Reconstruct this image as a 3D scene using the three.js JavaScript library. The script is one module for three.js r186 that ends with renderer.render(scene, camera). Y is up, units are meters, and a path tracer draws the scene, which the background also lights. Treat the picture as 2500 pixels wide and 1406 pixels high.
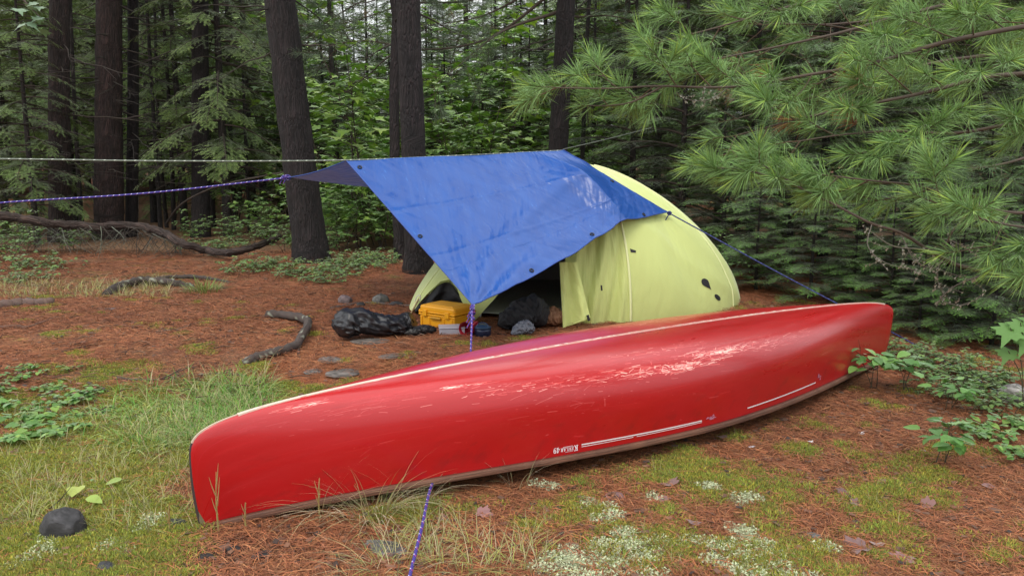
import * as THREE from 'three';
import { mergeGeometries } from 'three/addons/utils/BufferGeometryUtils.js';
import { RoundedBoxGeometry } from 'three/addons/geometries/RoundedBoxGeometry.js';
import { ImprovedNoise } from 'three/addons/math/ImprovedNoise.js';

// ---------------------------------------------------------------- camera, sky, sun, exposure
const scene = new THREE.Scene();
const EYE = 1.5, FOCAL = 1962, PITCH = Math.atan(303 / FOCAL);
const camera = new THREE.PerspectiveCamera(2 * Math.atan(703 / FOCAL) * 180 / Math.PI, 2500 / 1406, 0.1, 400);
camera.position.set(0, EYE, 0);
camera.rotation.set(-PITCH, 0, 0);
camera.updateMatrixWorld(true);

{ // grey, rainy overcast: brightest overhead, a little dimmer towards the horizon
  const w = 64, h = 32, data = new Float32Array(w * h * 4);
  for (let j = 0; j < h; j++) for (let i = 0; i < w; i++) {
    const el = ((j + 0.5) / h - 0.5) * Math.PI, up = Math.max(0, Math.sin(el));
    const L = el > 0 ? 0.62 + 0.62 * up : 0.55;
    data.set([L * 0.97, L * 1.0, L * 1.03, 1], (j * w + i) * 4);
  }
  const sky = new THREE.DataTexture(data, w, h, THREE.RGBAFormat, THREE.FloatType);
  sky.mapping = THREE.EquirectangularReflectionMapping;
  sky.magFilter = THREE.LinearFilter;
  sky.needsUpdate = true;
  scene.background = sky; scene.environment = sky;
}
const sun = new THREE.DirectionalLight(0xfff4e4, 0.8);
sun.position.set(-9, 26, 12);
sun.target.position.set(0, 0, -7);
sun.castShadow = true; sun.shadow.radius = 45; sun.shadow.mapSize.set(2048, 2048);
Object.assign(sun.shadow.camera, { left: -30, right: 30, top: 30, bottom: -30, near: 1, far: 90 });
scene.add(sun, sun.target);
const renderer = new THREE.WebGLRenderer({ antialias: true });
renderer.toneMapping = THREE.LinearToneMapping;
renderer.toneMappingExposure = 1.85;
renderer.shadowMap.enabled = true;

// ---------------------------------------------------------------- helpers
const V3 = (x, y, z) => new THREE.Vector3(x, y, z);
const rgb = (r, g, b) => new THREE.Color().setRGB(r, g, b);
const hex = (h) => new THREE.Color(h);
function rand(seed) { let a = seed >>> 0; return () => { a = (a + 0x6D2B79F5) | 0; let t = Math.imul(a ^ (a >>> 15), 1 | a); t = (t + Math.imul(t ^ (t >>> 7), 61 | t)) ^ t; return ((t ^ (t >>> 14)) >>> 0) / 4294967296; }; }
const perlin = new ImprovedNoise();
const fbm = (x, y, z = 0, o = 4) => { let s = 0, a = 0.5; for (let k = 0; k < o; k++) { s += a * perlin.noise(x + 17.3 * k, y - 9.1 * k, z + 3.7 * k); x *= 2.03; y *= 2.03; z *= 2.03; a *= 0.5; } return s; };
const clamp = (x, a = 0, b = 1) => Math.min(b, Math.max(a, x));
const step = (a, b, x) => { const t = clamp((x - a) / (b - a)); return t * t * (3 - 2 * t); };
const lerp = (a, b, t) => a + (b - a) * t;
const table = (pts, x) => { if (x <= pts[0][0]) return pts[0][1]; for (let k = 1; k < pts.length; k++) if (x <= pts[k][0]) return lerp(pts[k - 1][1], pts[k][1], (x - pts[k - 1][0]) / (pts[k][0] - pts[k - 1][0])); return pts[pts.length - 1][1]; };
const smoothTable = (pts, x) => { const s = 4; return (table(pts, x - s) + 2 * table(pts, x) + table(pts, x + s)) / 4; };
// a point of the place measured on the photograph (2500 x 1406), at a chosen distance in front of the camera
function at(px, py, d) {
  const u = (px - 1250) / FOCAL, v = (703 - py) / FOCAL, c = Math.cos(PITCH), s = Math.sin(PITCH), fw = c + v * s;
  return V3(u / fw * d, EYE + (v * c - s) / fw * d, -d);
}
// the lie of the land: flat by the canoe, a low rise under the tent and behind it, needle mounds round the big trunks
const mounds = [];
function land(x, z) {
  const d = -z;
  let h = 0.045 * fbm(x * 0.35 + 5, z * 0.35, 1.5) * step(2, 9, d) + 0.012 * fbm(x * 1.9, z * 1.9, 7.5);
  h += 0.15 * step(4.7, 6.3, d - 1.9 * step(1.5, 2.6, x));
  h += 0.055 * Math.exp(-((x + 0.75) ** 2 / 0.5 + (d - 5.75) ** 2 / 0.25));
  for (const [mx, mz, r, a] of mounds) { const q = ((x - mx) ** 2 + (z - mz) ** 2) / (r * r); if (q < 6) h += a * Math.exp(-q); }
  h += 0.03 * Math.max(0, d - 17) * step(17, 30, d) + 0.25 * fbm(x * 0.12, z * 0.12, 4) * step(13, 24, d);
  return h;
}
function onLand(px, py) { let d = 3; let p; for (let k = 0; k < 60; k++) { p = at(px, py, d); const q = at(px, py, d + 0.01); const f = p.y - land(p.x, p.z), f2 = q.y - land(q.x, q.z); const sl = (f2 - f) / 0.01; if (Math.abs(sl) < 1e-6) break; d = clamp(d - clamp(f / sl, -1.5, 1.5), 1, 80); } p = at(px, py, d); p.y = land(p.x, p.z); return p; }

const taken = {};
function numbered(name) { const n = taken[name] = (taken[name] ?? -1) + 1; return n ? `${name}_${String(n).padStart(3, '0')}` : name; }
function tag(o, label, category, group, kind) { if (label) o.userData.label = label; if (category) o.userData.category = category; if (group) o.userData.group = group; if (kind) o.userData.kind = kind; return o; }
function thing(name, label, category, pos = null, group) { const g = new THREE.Group(); g.name = numbered(name); if (pos) g.position.copy(pos); scene.add(g); return tag(g, label, category, group); }
function part(name, geo, mat, parent, label, kind) { const m = new THREE.Mesh(geo, mat); m.name = name; parent.add(m); if (label) m.userData.label = label; if (kind) m.userData.kind = kind; return m; }
function solo(name, geo, mat, label, category, pos, group) { const m = new THREE.Mesh(geo, mat); m.name = numbered(name); if (pos) m.position.copy(pos); scene.add(m); return tag(m, label, category, group); }
function structure(name, geo, mat, label, kind = 'structure') { const m = new THREE.Mesh(geo, mat); m.name = numbered(name); scene.add(m); return tag(m, label, null, null, kind); }

// collects triangles with vertex colours
class Soup {
  constructor() { this.p = []; this.c = []; this.u = []; this.i = []; }
  v(x, y, z, col, u = 0, w = 0) { this.p.push(x, y, z); if (col) this.c.push(col.r, col.g, col.b); else this.c.push(1, 1, 1); this.u.push(u, w); return this.p.length / 3 - 1; }
  vv(a, col, u, w) { return this.v(a.x, a.y, a.z, col, u, w); }
  tri(a, b, c, col) { const k = this.vv(a, col); this.vv(b, col); this.vv(c, col); this.i.push(k, k + 1, k + 2); }
  quad(a, b, c, d, col) { const k = this.vv(a, col); this.vv(b, col); this.vv(c, col); this.vv(d, col); this.i.push(k, k + 1, k + 2, k, k + 2, k + 3); }
  grid(nu, nv, fn) { // fn(i/nu, j/nv) -> [Vector3, colour, u, v] or Vector3
    const k0 = this.p.length / 3;
    for (let j = 0; j <= nv; j++) for (let i = 0; i <= nu; i++) { const r = fn(i / nu, j / nv); if (Array.isArray(r)) this.vv(...r); else this.vv(r, null, i / nu, j / nv); }
    for (let j = 0; j < nv; j++) for (let i = 0; i < nu; i++) { const a = k0 + j * (nu + 1) + i, b = a + 1, c = a + nu + 1, d = c + 1; this.i.push(a, b, d, a, d, c); }
  }
  // a tapered tube along points; radius may be a number or a function of 0..1
  tube(pts, radius, seg = 6, col = null, rough = 0, close = true, vScale = 1) {
    const n = pts.length, R = typeof radius === 'function' ? radius : () => radius, k0 = this.p.length / 3;
    let nrm = null, len = 0; const t = V3(), b = V3(), q = V3();
    for (let i = 0; i < n; i++) {
      t.subVectors(pts[Math.min(n - 1, i + 1)], pts[Math.max(0, i - 1)]).normalize();
      if (!nrm) { nrm = Math.abs(t.y) < 0.9 ? V3(0, 1, 0) : V3(1, 0, 0); }
      nrm = nrm.clone().addScaledVector(t, -nrm.dot(t)).normalize(); b.crossVectors(t, nrm);
      if (i) len += pts[i].distanceTo(pts[i - 1]);
      const r = R(i / (n - 1));
      for (let s = 0; s <= seg; s++) {
        const a = s / seg * Math.PI * 2, aa = s === seg ? 0 : a;
        let rr = r; if (rough) rr *= 1 + rough * fbm(pts[i].x * 3 + Math.cos(aa) * 1.3, pts[i].y * 3 + len * 2, pts[i].z * 3 + Math.sin(aa) * 1.3);
        q.copy(pts[i]).addScaledVector(nrm, Math.cos(a) * rr).addScaledVector(b, Math.sin(a) * rr);
        this.vv(q, typeof col === 'function' ? col(i / (n - 1), a) : col, s / seg * Math.max(1, Math.round(r * 2 * Math.PI / 0.35)) * 0.35, len * vScale);
      }
    }
    for (let i = 0; i < n - 1; i++) for (let s = 0; s < seg; s++) { const a = k0 + i * (seg + 1) + s, c = a + seg + 1; this.i.push(a, a + 1, c + 1, a, c + 1, c); }
    if (close) for (const e of [0, n - 1]) { const m = this.vv(pts[e], typeof col === 'function' ? col(e ? 1 : 0, 0) : col, 0.02, 0.02); const f = k0 + e * (seg + 1); for (let s = 0; s < seg; s++) e ? this.i.push(f + s, f + s + 1, m) : this.i.push(f + s + 1, f + s, m); }
  }
  build(smooth = true) {
    const g = new THREE.BufferGeometry();
    g.setAttribute('position', new THREE.BufferAttribute(new Float32Array(this.p), 3));
    g.setAttribute('color', new THREE.BufferAttribute(new Float32Array(this.c), 3));
    g.setAttribute('uv', new THREE.BufferAttribute(new Float32Array(this.u), 2));
    g.setIndex(new THREE.BufferAttribute(new Uint32Array(this.i), 1));
    g.computeVertexNormals(); return g;
  }
}
const spline = (pts, n) => new THREE.CatmullRomCurve3(pts, false, 'centripetal').getPoints(n);
// a tileable texture computed per texel: fn(u, v) -> [r, g, b] (sRGB 0..1) or a grey
function texture(w, h, fn, srgb = false) {
  const data = new Uint8Array(w * h * 4);
  for (let j = 0; j < h; j++) for (let i = 0; i < w; i++) { let c = fn(i / w, j / h); if (typeof c === 'number') c = [c, c, c]; const k = (j * w + i) * 4; data[k] = clamp(c[0]) * 255; data[k + 1] = clamp(c[1]) * 255; data[k + 2] = clamp(c[2]) * 255; data[k + 3] = 255; }
  const t = new THREE.DataTexture(data, w, h); t.magFilter = THREE.LinearFilter; t.wrapS = t.wrapT = THREE.RepeatWrapping; if (srgb) t.colorSpace = THREE.SRGBColorSpace; t.needsUpdate = true; return t;
}
// noise that repeats every 1 in u and v
const loopNoise = (u, v, fu, fv, seed = 0, o = 4) => { const a = u * Math.PI * 2, b = v * Math.PI * 2, ru = fu / (2 * Math.PI), rv = fv / (2 * Math.PI); let s = 0, am = 0.5, m = 1; for (let k = 0; k < o; k++) { s += am * perlin.noise(Math.cos(a) * ru * m + seed + Math.cos(b) * rv * m * 0.83, Math.sin(a) * ru * m + 11.7 * seed + 5, Math.sin(b) * rv * m + Math.cos(b) * rv * m * 0.51 + 3.3 * k); am *= 0.5; m *= 2; } return s; };
function canvasTexture(w, h, draw) { const c = document.createElement('canvas'); c.width = w; c.height = h; draw(c.getContext('2d'), w, h); const t = new THREE.CanvasTexture(c); t.colorSpace = THREE.SRGBColorSpace; t.wrapS = t.wrapT = THREE.RepeatWrapping; t.magFilter = THREE.LinearFilter; return t; }

// ---------------------------------------------------------------- materials
const M = {};
{
  const bark = texture(256, 512, (u, v) => { const n = loopNoise(u, v, 9, 4, 2, 4), r = Math.abs(loopNoise(u, v, 12, 5, 7, 3)); const f = clamp(r * 5.5); const t = (0.72 + 0.45 * n) * (loopNoise(u, v, 40, 40, 19, 2) > 0.34 ? 2.1 : 1) * (1 + 0.5 * loopNoise(u, v, 2, 2, 13, 2)); return [t * lerp(0.68, 1.02, f), t * lerp(0.66, 1.0, f), t * lerp(0.66, 1.0, f)]; }, true);
  const barkH = texture(256, 512, (u, v) => { const r = Math.abs(loopNoise(u, v, 12, 5, 7, 3)); return clamp(r * 4.5) * 0.75 + 0.25 * (0.5 + loopNoise(u, v, 30, 18, 3, 3)); });
  for (const t of [bark, barkH]) t.repeat.set(1 / 0.35, 1 / 0.8);
  M.bark = new THREE.MeshStandardMaterial({ map: bark, bumpMap: barkH, bumpScale: 0.022, roughness: 0.85, vertexColors: true });
  M.twig = new THREE.MeshStandardMaterial({ color: rgb(1, 1, 1), roughness: 0.9, vertexColors: true });
  M.needles = new THREE.MeshPhysicalMaterial({ vertexColors: true, roughness: 0.75, transmission: 0.25, thickness: 0, side: THREE.DoubleSide });
  M.conifer = new THREE.MeshPhysicalMaterial({ vertexColors: true, roughness: 0.85, transmission: 0.3, thickness: 0, side: THREE.DoubleSide });
  M.leaf = new THREE.MeshPhysicalMaterial({ vertexColors: true, roughness: 0.75, transmission: 0.42, thickness: 0, side: THREE.DoubleSide });
  M.blade = new THREE.MeshPhysicalMaterial({ vertexColors: true, roughness: 0.85, transmission: 0.3, thickness: 0, side: THREE.DoubleSide });
  M.dry = new THREE.MeshStandardMaterial({ vertexColors: true, roughness: 0.8, side: THREE.DoubleSide });
  const stone = texture(256, 256, (u, v) => 0.75 + 0.5 * loopNoise(u, v, 8, 8, 4, 5), true);
  M.stone = new THREE.MeshStandardMaterial({ map: stone, roughness: 0.7, vertexColors: true, bumpMap: stone, bumpScale: 0.004 });
}

// ---------------------------------------------------------------- trunk bases (used by the ground too)
// [name, px and py of the foot, distance, radius at foot, px at the top edge of the picture]
const TRUNKS = {
  leaning: { px: 762, py: 632, r: 0.30, topPx: 694, flare: 0.32 },
  twinThin: { px: 977, py: 640, r: 0.082, topPx: 935, flare: 0.25 },
  twin: { px: 1022, py: 660, r: 0.215, topPx: 1005, flare: 0.5 },
  tarpTree: { px: 1345, py: 640, r: 0.185, topPx: 1371, flare: 0.3 },
};
for (const k of ['leaning', 'twin']) { const p = onLand(TRUNKS[k].px, TRUNKS[k].py); mounds.push([p.x, p.z + 0.25, 0.75, 0.11]); }

// ---------------------------------------------------------------- ground
const mossSpots = [[60, 1180, 0.7, 1], [300, 1330, 0.3, 1.3], [60, 1370, 0.5, 1], [330, 1060, 0.9, 0.8], [150, 980, 0.7, 0.8], [560, 1010, 0.5, 0.7], [1700, 1200, 0.45, 0.42], [2000, 1210, 0.55, 0.48], [1500, 1380, 0.5, 0.5], [1750, 1320, 0.5, 0.45], [2250, 1080, 0.5, 0.5], [2400, 1250, 0.5, 0.3], [2150, 950, 0.6, 0.3], [1650, 1130, 0.16, 1.2], [1780, 1068, 0.07, 1.6], [1950, 1100, 0.09, 1.5], [1400, 1180, 0.3, 0.5], [900, 1260, 0.35, 0.5], [90, 690, 1.6, 0.75], [760, 960, 0.25, 0.3], [330, 690, 1.0, 0.4]].map(([px, py, r, w]) => { const p = onLand(px, py); return [p.x, p.z, r, w]; });
const charSpots = [[520, 1350, 0.2, 1], [700, 1345, 0.13, 0.8], [1185, 1258, 0.1, 0.7], [1560, 1270, 0.1, 0.7], [1930, 1372, 0.1, 0.4], [2450, 1325, 0.16, 0.4]].map(([px, py, r, w]) => { const p = onLand(px, py); return [p.x, p.z, r, w]; });
const mouldSpots = [[-2.2, -14.5, 2.2, 1], [-4.8, -15, 2.5, 1], [-8, -15, 3, 1], [0, -15.5, 3, 1], [3, -15, 3, 1], [4.2, -8.6, 1.6, 0.8], [6, -9.5, 2, 0.9], [-1.5, -20, 6, 1], [7, -18, 6, 1], [-9, -21, 6, 1]];
const spotSum = (spots, x, z) => { let s = 0; for (const [a, b, r, w] of spots) { const q = ((x - a) ** 2 + (z - b) ** 2) / (r * r); if (q < 5) s += w * Math.exp(-q); } return s; };
function mossAt(x, z) { return clamp((spotSum(mossSpots, x, z) * 0.85 + 2.0 * fbm(x * 2.6 + 3, z * 2.6, 2.2, 4) + 1.5 * fbm(x * 11, z * 11, 5.2, 3) - 0.46) * 2.2); }
function groundTint(x, z, d) {
  const a = 0.5 + 1.3 * fbm(x * 0.9, z * 0.9, 3.3) + 1.3 * fbm(x * 6, z * 3.5, 1.3, 4), b = 0.5 + 1.4 * fbm(x * 5, z * 5, 8.1, 4);
  const c = rgb(0.56, 0.18, 0.065).lerp(rgb(0.33, 0.115, 0.055), clamp(a)).lerp(rgb(0.58, 0.27, 0.13), clamp(b - 0.35) * 0.8);
  c.lerp(rgb(0.38, 0.34, 0.045).lerp(rgb(0.20, 0.27, 0.04), clamp(b)), mossAt(x, z) * 0.85);
  c.lerp(rgb(0.025, 0.02, 0.018), clamp(spotSum(charSpots, x, z) * (0.8 + 2.2 * fbm(x * 9, z * 9, 1))));
  // old leaf mould, in ragged patches, where the broadleaf shrubs grow
  c.lerp(rgb(0.34, 0.21, 0.12), 0.8 * clamp((spotSum(mouldSpots, x, z) + 1.6 * fbm(x * 1.3, z * 1.3, 6.4, 4) - 0.3) * 2.5));
  return c;
}
{
  const axis = (segs) => { const r = []; for (const [a, b, n] of segs) for (let k = 0; k < n; k++) r.push(lerp(a, b, k / n)); r.push(segs[segs.length - 1][1]); return r; };
  const xs = axis([[-90, -22, 22], [-22, -8, 50], [-8, -3, 80], [-3, 4, 200], [4, 9, 70], [9, 22, 40], [22, 90, 22]]);
  const ds = axis([[-40, 0, 20], [0, 2.2, 14], [2.2, 7, 160], [7, 13, 120], [13, 22, 60], [22, 95, 40]]);
  const s = new Soup();
  s.grid(xs.length - 1, ds.length - 1, (i, j) => { const x = xs[Math.round(i * (xs.length - 1))], d = ds[Math.round(j * (ds.length - 1))], z = -d; return [V3(x, land(x, z), z), groundTint(x, z, d), x, z]; });
  const litter = canvasTexture(1024, 1024, (g, w, h) => {
    const r = rand(5); g.fillStyle = 'rgb(178,172,164)'; g.fillRect(0, 0, w, h);
    for (let k = 0; k < 26000; k++) {
      const x = r() * w, y = r() * h, a = r() * 6.28, l = 14 + r() * 44, b = (r() - 0.5) * 14, t = 80 + r() * 175;
      g.strokeStyle = `rgba(${t | 0},${t * (0.93 + 0.08 * r()) | 0},${t * (0.82 + 0.16 * r()) | 0},0.8)`; g.lineWidth = 0.8 + r() * 1.7;
      for (const ox of [-w, 0, w]) for (const oy of [-h, 0, h]) { const X = x + ox, Y = y + oy; if (X < -70 || X > w + 70 || Y < -70 || Y > h + 70) continue; g.beginPath(); g.moveTo(X, Y); g.quadraticCurveTo(X + Math.cos(a) * l / 2 - Math.sin(a) * b, Y + Math.sin(a) * l / 2 + Math.cos(a) * b, X + Math.cos(a) * l, Y + Math.sin(a) * l); g.stroke(); }
    }
  });
  litter.repeat.set(1 / 1.3, 1 / 1.3);
  M.ground = new THREE.MeshStandardMaterial({ map: litter, bumpMap: litter, bumpScale: 0.006, roughness: 0.92, vertexColors: true });
  structure('ground', s.build(), M.ground, 'forest floor of rust brown pine needles and mossy patches');
}

// ---------------------------------------------------------------- the overturned canoe
const CANOE = (() => {
  const A = V3(-1.2979, 0, -3.1553), B = V3(2.8552, 0, -6.0167), mid = A.clone().add(B).multiplyScalar(0.5), L = A.distanceTo(B) / 2;
  const e = B.clone().sub(A).normalize(), n = V3(-e.z, 0, e.x); if (n.z < 0) n.negate();
  const hk = 0.5628, gm = 0.1061, W = 0.53, sh = 0.08;
  const ends = [{ sg: -1, hs: 0.2599, ex: 0.0258, p: 2.004, q: 4.93 }, { sg: 1, hs: 0.3684, ex: 0.09, p: 2.0034, q: 2.75 }];
  const world = (s, h, l) => mid.clone().addScaledVector(e, s).addScaledVector(n, l).add(V3(0, h, 0));
  // centre line of the hull (keel, then stem) as evenly spaced points, per end
  for (const E of ends) {
    const raw = [], Lm = L + E.ex;
    for (let k = 0; k <= 600; k++) { const r = Math.sin(k / 600 * Math.PI / 2); raw.push([Lm * r, E.hs + (hk - E.hs) * Math.max(0, 1 - r ** E.p) ** (1 / E.q)]); }
    for (let k = 1; k <= 60; k++) { const t = k / 60; raw.push([L + E.ex * (1 - t * t), E.hs * (1 - t)]); }
    const acc = [0]; for (let k = 1; k < raw.length; k++) acc.push(acc[k - 1] + Math.hypot(raw[k][0] - raw[k - 1][0], raw[k][1] - raw[k - 1][1]));
    E.keel = (v) => { const t = v * acc[acc.length - 1]; let lo = 0, hi = acc.length - 1; while (hi - lo > 1) { const m = (lo + hi) >> 1; acc[m] <= t ? lo = m : hi = m; } const f = (t - acc[lo]) / (acc[hi] - acc[lo] || 1); return [lerp(raw[lo][0], raw[hi][0], f), lerp(raw[lo][1], raw[hi][1], f)]; };
    // the gunwale point each rib runs to: straight across amidships, gathered to the tip at the end
    const v0 = 0.6, u0 = E.keel(v0)[0] / L;
    E.rail = (v) => v <= v0 ? E.keel(v)[0] / L : (() => { const t = (v - v0) / (1 - v0), s0 = (E.keel(v0)[0] - E.keel(v0 - 0.01)[0]) / L / 0.01 * (1 - v0); const h00 = 2 * t ** 3 - 3 * t * t + 1, h10 = t ** 3 - 2 * t * t + t, h01 = -2 * t ** 3 + 3 * t * t, h11 = t ** 3 - t * t; return Math.min(1, h00 * u0 + h10 * s0 + h01 + h11 * 0.1); })();
  }
  const gun = (u) => [u * L, gm * (1 - Math.abs(u) ** 3.71), W * Math.max(0, 1 - Math.abs(u) ** 1.87) ** 1.14];
  // v: 0 amidships .. 1 tip, al: 0 keel .. 1 gunwale, side: +1 near the camera
  function hull(E, v, al, side, out = 0) {
    const [ks, kh] = E.keel(v), [gs, gh, gw] = gun(E.rail(v)), a = al * Math.PI / 2;
    const f = step(0.35, 0.97, v), nn = lerp(3.5, 1.75, f), mm = lerp(3.4, 1.75, f);
    const c = Math.cos(a) < 1e-6 ? 0 : Math.cos(a) ** (2 / mm), s = Math.sin(a) < 1e-6 ? 0 : Math.sin(a) ** (2 / nn);
    const shift = sh * Math.cos(a) * (kh / hk) * (1 - clamp(ks / (L + 0.05)) ** 4);
    return world(E.sg * lerp(gs, ks, c), lerp(gh, kh, c), side * (gw + out) * s + shift);
  }
  return { mid, L, e, n, ends, world, hull, gun };
})();
{
  const { ends, hull, gun, world, L } = CANOE;
  const origin = CANOE.mid.clone();
  const canoe = thing('canoe', 'overturned glossy red canoe with scuffed hull and wooden gunwale', 'canoe', origin);
  const back = new THREE.Matrix4().makeTranslation(-origin.x, -origin.y, -origin.z);
  const local = (s) => { const g = s.build(); g.applyMatrix4(back); return g; };
  // hull: uv u = along the boat (0..1 over 5.6 m), v = across (0 far gunwale, .5 keel, 1 near gunwale)
  const s = new Soup(); const NA = 44, NV = 90;
  const alpha = (t) => t < 0 ? -alpha(-t) : Math.pow(t, 1.35);
  for (const E of ends) s.grid(NV, NA * 2, (i, j) => { const t = (j * 2 - 1), side = t < 0 ? -1 : 1, v = 1 - (1 - i) ** 1.25, p = hull(E, v, alpha(Math.abs(t)), side); const along = p.clone().sub(CANOE.mid).dot(CANOE.e); return [p, null, along / 5.6 + 0.5, j]; });
  // scuffs: [metres along, girth 0..1, spread along, spread across, strokes, boldness]
  const scuffs = [[-2.1, 0.665, 0.14, 0.03, 36, 1], [-1.9, 0.77, 0.3, 0.04, 34, 0.45], [-1.443, 0.73, 0.14, 0.012, 40, 1], [-1.12, 0.795, 0.4, 0.04, 90, 0.7], [-0.84, 0.86, 0.45, 0.05, 50, 0.5], [-0.6, 0.8, 0.4, 0.04, 90, 0.75], [-0.265, 0.82, 0.36, 0.03, 190, 1], [0.07, 0.78, 0.24, 0.03, 170, 1], [-0.25, 0.69, 0.4, 0.04, 70, 0.8], [0.38, 0.78, 0.5, 0.05, 90, 0.75], [0.7, 0.8, 0.5, 0.05, 60, 0.6], [-0.4, 0.3, 0.5, 0.06, 50, 0.7], [0, 0.4, 0.5, 0.06, 90, 0.85], [0.5, 0.43, 0.5, 0.04, 50, 0.7], [0, 0.72, 2.0, 0.12, 160, 0.45], [0.2, 0.76, 0.9, 0.06, 420, 0.3], [-1.9, 0.72, 0.6, 0.06, 120, 0.25], [-0.8, 0.93, 1.4, 0.06, 30, 0.35], [1.0, 0.9, 0.8, 0.07, 26, 0.4]];
  const paint = canvasTexture(2048, 1024, (g, w, h) => {
    const r = rand(77); g.fillStyle = 'rgb(170,14,20)'; g.fillRect(0, 0, w, h);
    for (let k = 0; k < 900; k++) { const x = r() * w, y = r() * h, q = 6 + r() * 50; g.fillStyle = r() < 0.5 ? 'rgba(160,16,24,0.05)' : 'rgba(205,44,46,0.05)'; g.beginPath(); g.ellipse(x, y, q * 2.2, q * 0.5, (r() - 0.5) * 0.4, 0, 6.3); g.fill(); }
    const gauss = () => (r() + r() + r() - 1.5) * 0.9;
    for (const [sx, sy, dx, dy, n, bold] of scuffs) for (let k = 0; k < n; k++) {
      const x = (sx + gauss() * dx) / 5.6 * w + w / 2, y = (1 - sy - gauss() * dy) * h, l = 4 + r() * r() * 52, a = (r() < 0.55 ? (r() - 0.5) * 0.9 : r() * 3.1);
      const al = bold * (0.25 + 0.7 * r()); g.strokeStyle = r() < 0.75 ? `rgba(244,206,190,${al})` : `rgba(240,120,110,${al})`; g.lineWidth = 1.2 + r() * 2.4 * bold + (r() < 0.06 * bold ? 3 : 0);
      g.beginPath(); g.moveTo(x, y); g.quadraticCurveTo(x + Math.cos(a) * l * 0.5 + gauss() * 4, y + Math.sin(a) * l * 0.35 + gauss() * 3, x + Math.cos(a) * l, y + Math.sin(a) * l * 0.5); g.stroke();
    }
    for (const [sx, sy, n, d] of [[-2.08, 0.665, 26, 0.09], [-1.443, 0.73, 22, 0.09], [-0.265, 0.82, 110, 0.24], [0.07, 0.78, 90, 0.16], [0, 0.4, 26, 0.3], [-1.1, 0.8, 20, 0.3], [-0.7, 0.81, 26, 0.3]]) for (let k = 0; k < n; k++) { const x = (sx + gauss() * d) / 5.6 * w + w / 2, y = (1 - sy - gauss() * 0.014) * h, q = 1.5 + r() * 5; g.fillStyle = `rgba(246,214,200,${0.5 + 0.5 * r()})`; g.beginPath(); g.moveTo(x, y); for (let m = 0; m < 5; m++) g.lineTo(x + (r() - 0.3) * q * 2.4, y + (r() - 0.5) * q); g.fill(); }
    for (let k = 0; k < 170; k++) { const x = r() * w, y = (0.06 + 0.62 * r()) * h, l = 40 + r() * 220, b = (r() - 0.5) * 26; g.strokeStyle = `rgba(${225 + 25 * r() | 0},${110 + 80 * r() | 0},${100 + 80 * r() | 0},${0.12 + 0.3 * r() * r()})`; g.lineWidth = 0.7 + r() * 0.9; g.beginPath(); g.moveTo(x, y); g.quadraticCurveTo(x + l / 2, y + b * r(), x + l, y + b); g.stroke(); }
    for (let k = 0; k < 260; k++) { const x = r() * w, y = (0.012 + 0.05 * r() * r()) * h, q = 2 + 9 * r(); g.fillStyle = `rgba(${70 + 40 * r() | 0},${30 + 20 * r() | 0},${24 + 14 * r() | 0},${0.03 + 0.06 * r()})`; g.beginPath(); g.ellipse(x, y, q * 1.6, q * 0.6, r(), 0, 7); g.fill(); }
    for (let k = 0; k < 500; k++) { g.fillStyle = `rgba(240,170,150,${0.25 + 0.4 * r()})`; g.fillRect(r() * w, (0.03 + r() * 0.42) * h, 1 + r(), 1); }
    for (const [x0, y0, q] of [[0.16, 0.72, 14], [0.09, 0.86, 12]]) for (let k = 0; k < 30; k++) { g.fillStyle = 'rgba(120,30,40,0.035)'; g.beginPath(); g.ellipse(x0 * w + (r() - 0.5) * 60, (1 - y0) * h + (r() - 0.5) * 30, q, q * 0.5, 0, 0, 7); g.fill(); }
  });
  const dull = texture(512, 256, (u, v) => 0.33 + 0.2 * loopNoise(u, v, 10, 20, 9, 5) + 0.1 * Math.abs(loopNoise(u, v, 40, 60, 4, 2)));
  M.hull = new THREE.MeshPhysicalMaterial({ map: paint, roughness: 1, roughnessMap: dull, clearcoat: 0.35, clearcoatRoughness: 0.14, side: THREE.DoubleSide, bumpMap: texture(512, 256, (u, v) => 0.5 + loopNoise(u, v, 5, 3, 21, 3)), bumpScale: 0.0012 });
  const hullMesh = part('hull', local(s), M.hull, canoe, 'red hull with pale scratches along the bilge');
  // inner skin
  const inner = new Soup();
  for (const E of ends) inner.grid(50, 40, (i, j) => { const t = j * 2 - 1, p = hull(E, i * 0.985, alpha(Math.abs(t)), t < 0 ? -1 : 1, -0.012); p.y -= 0.007 * (1 - Math.abs(t)); return p; });
  part('inner_skin', local(inner), new THREE.MeshStandardMaterial({ color: rgb(0.16, 0.13, 0.07), roughness: 0.8, side: THREE.DoubleSide }), canoe);
  // wooden gunwales: an outer and an inner rail each side
  const woodT = texture(64, 512, (u, v) => { const n = loopNoise(u, v, 4, 26, 5, 4), k = loopNoise(u, v, 3, 60, 8, 3); return [0.40 + 0.34 * n + 0.14 * k, 0.27 + 0.25 * n + 0.1 * k, 0.21 + 0.2 * n + 0.08 * k]; }, true);
  woodT.repeat.set(8, 0.25);
  M.wood = new THREE.MeshStandardMaterial({ map: woodT, bumpMap: woodT, bumpScale: 0.004, roughness: 0.6 });
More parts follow.
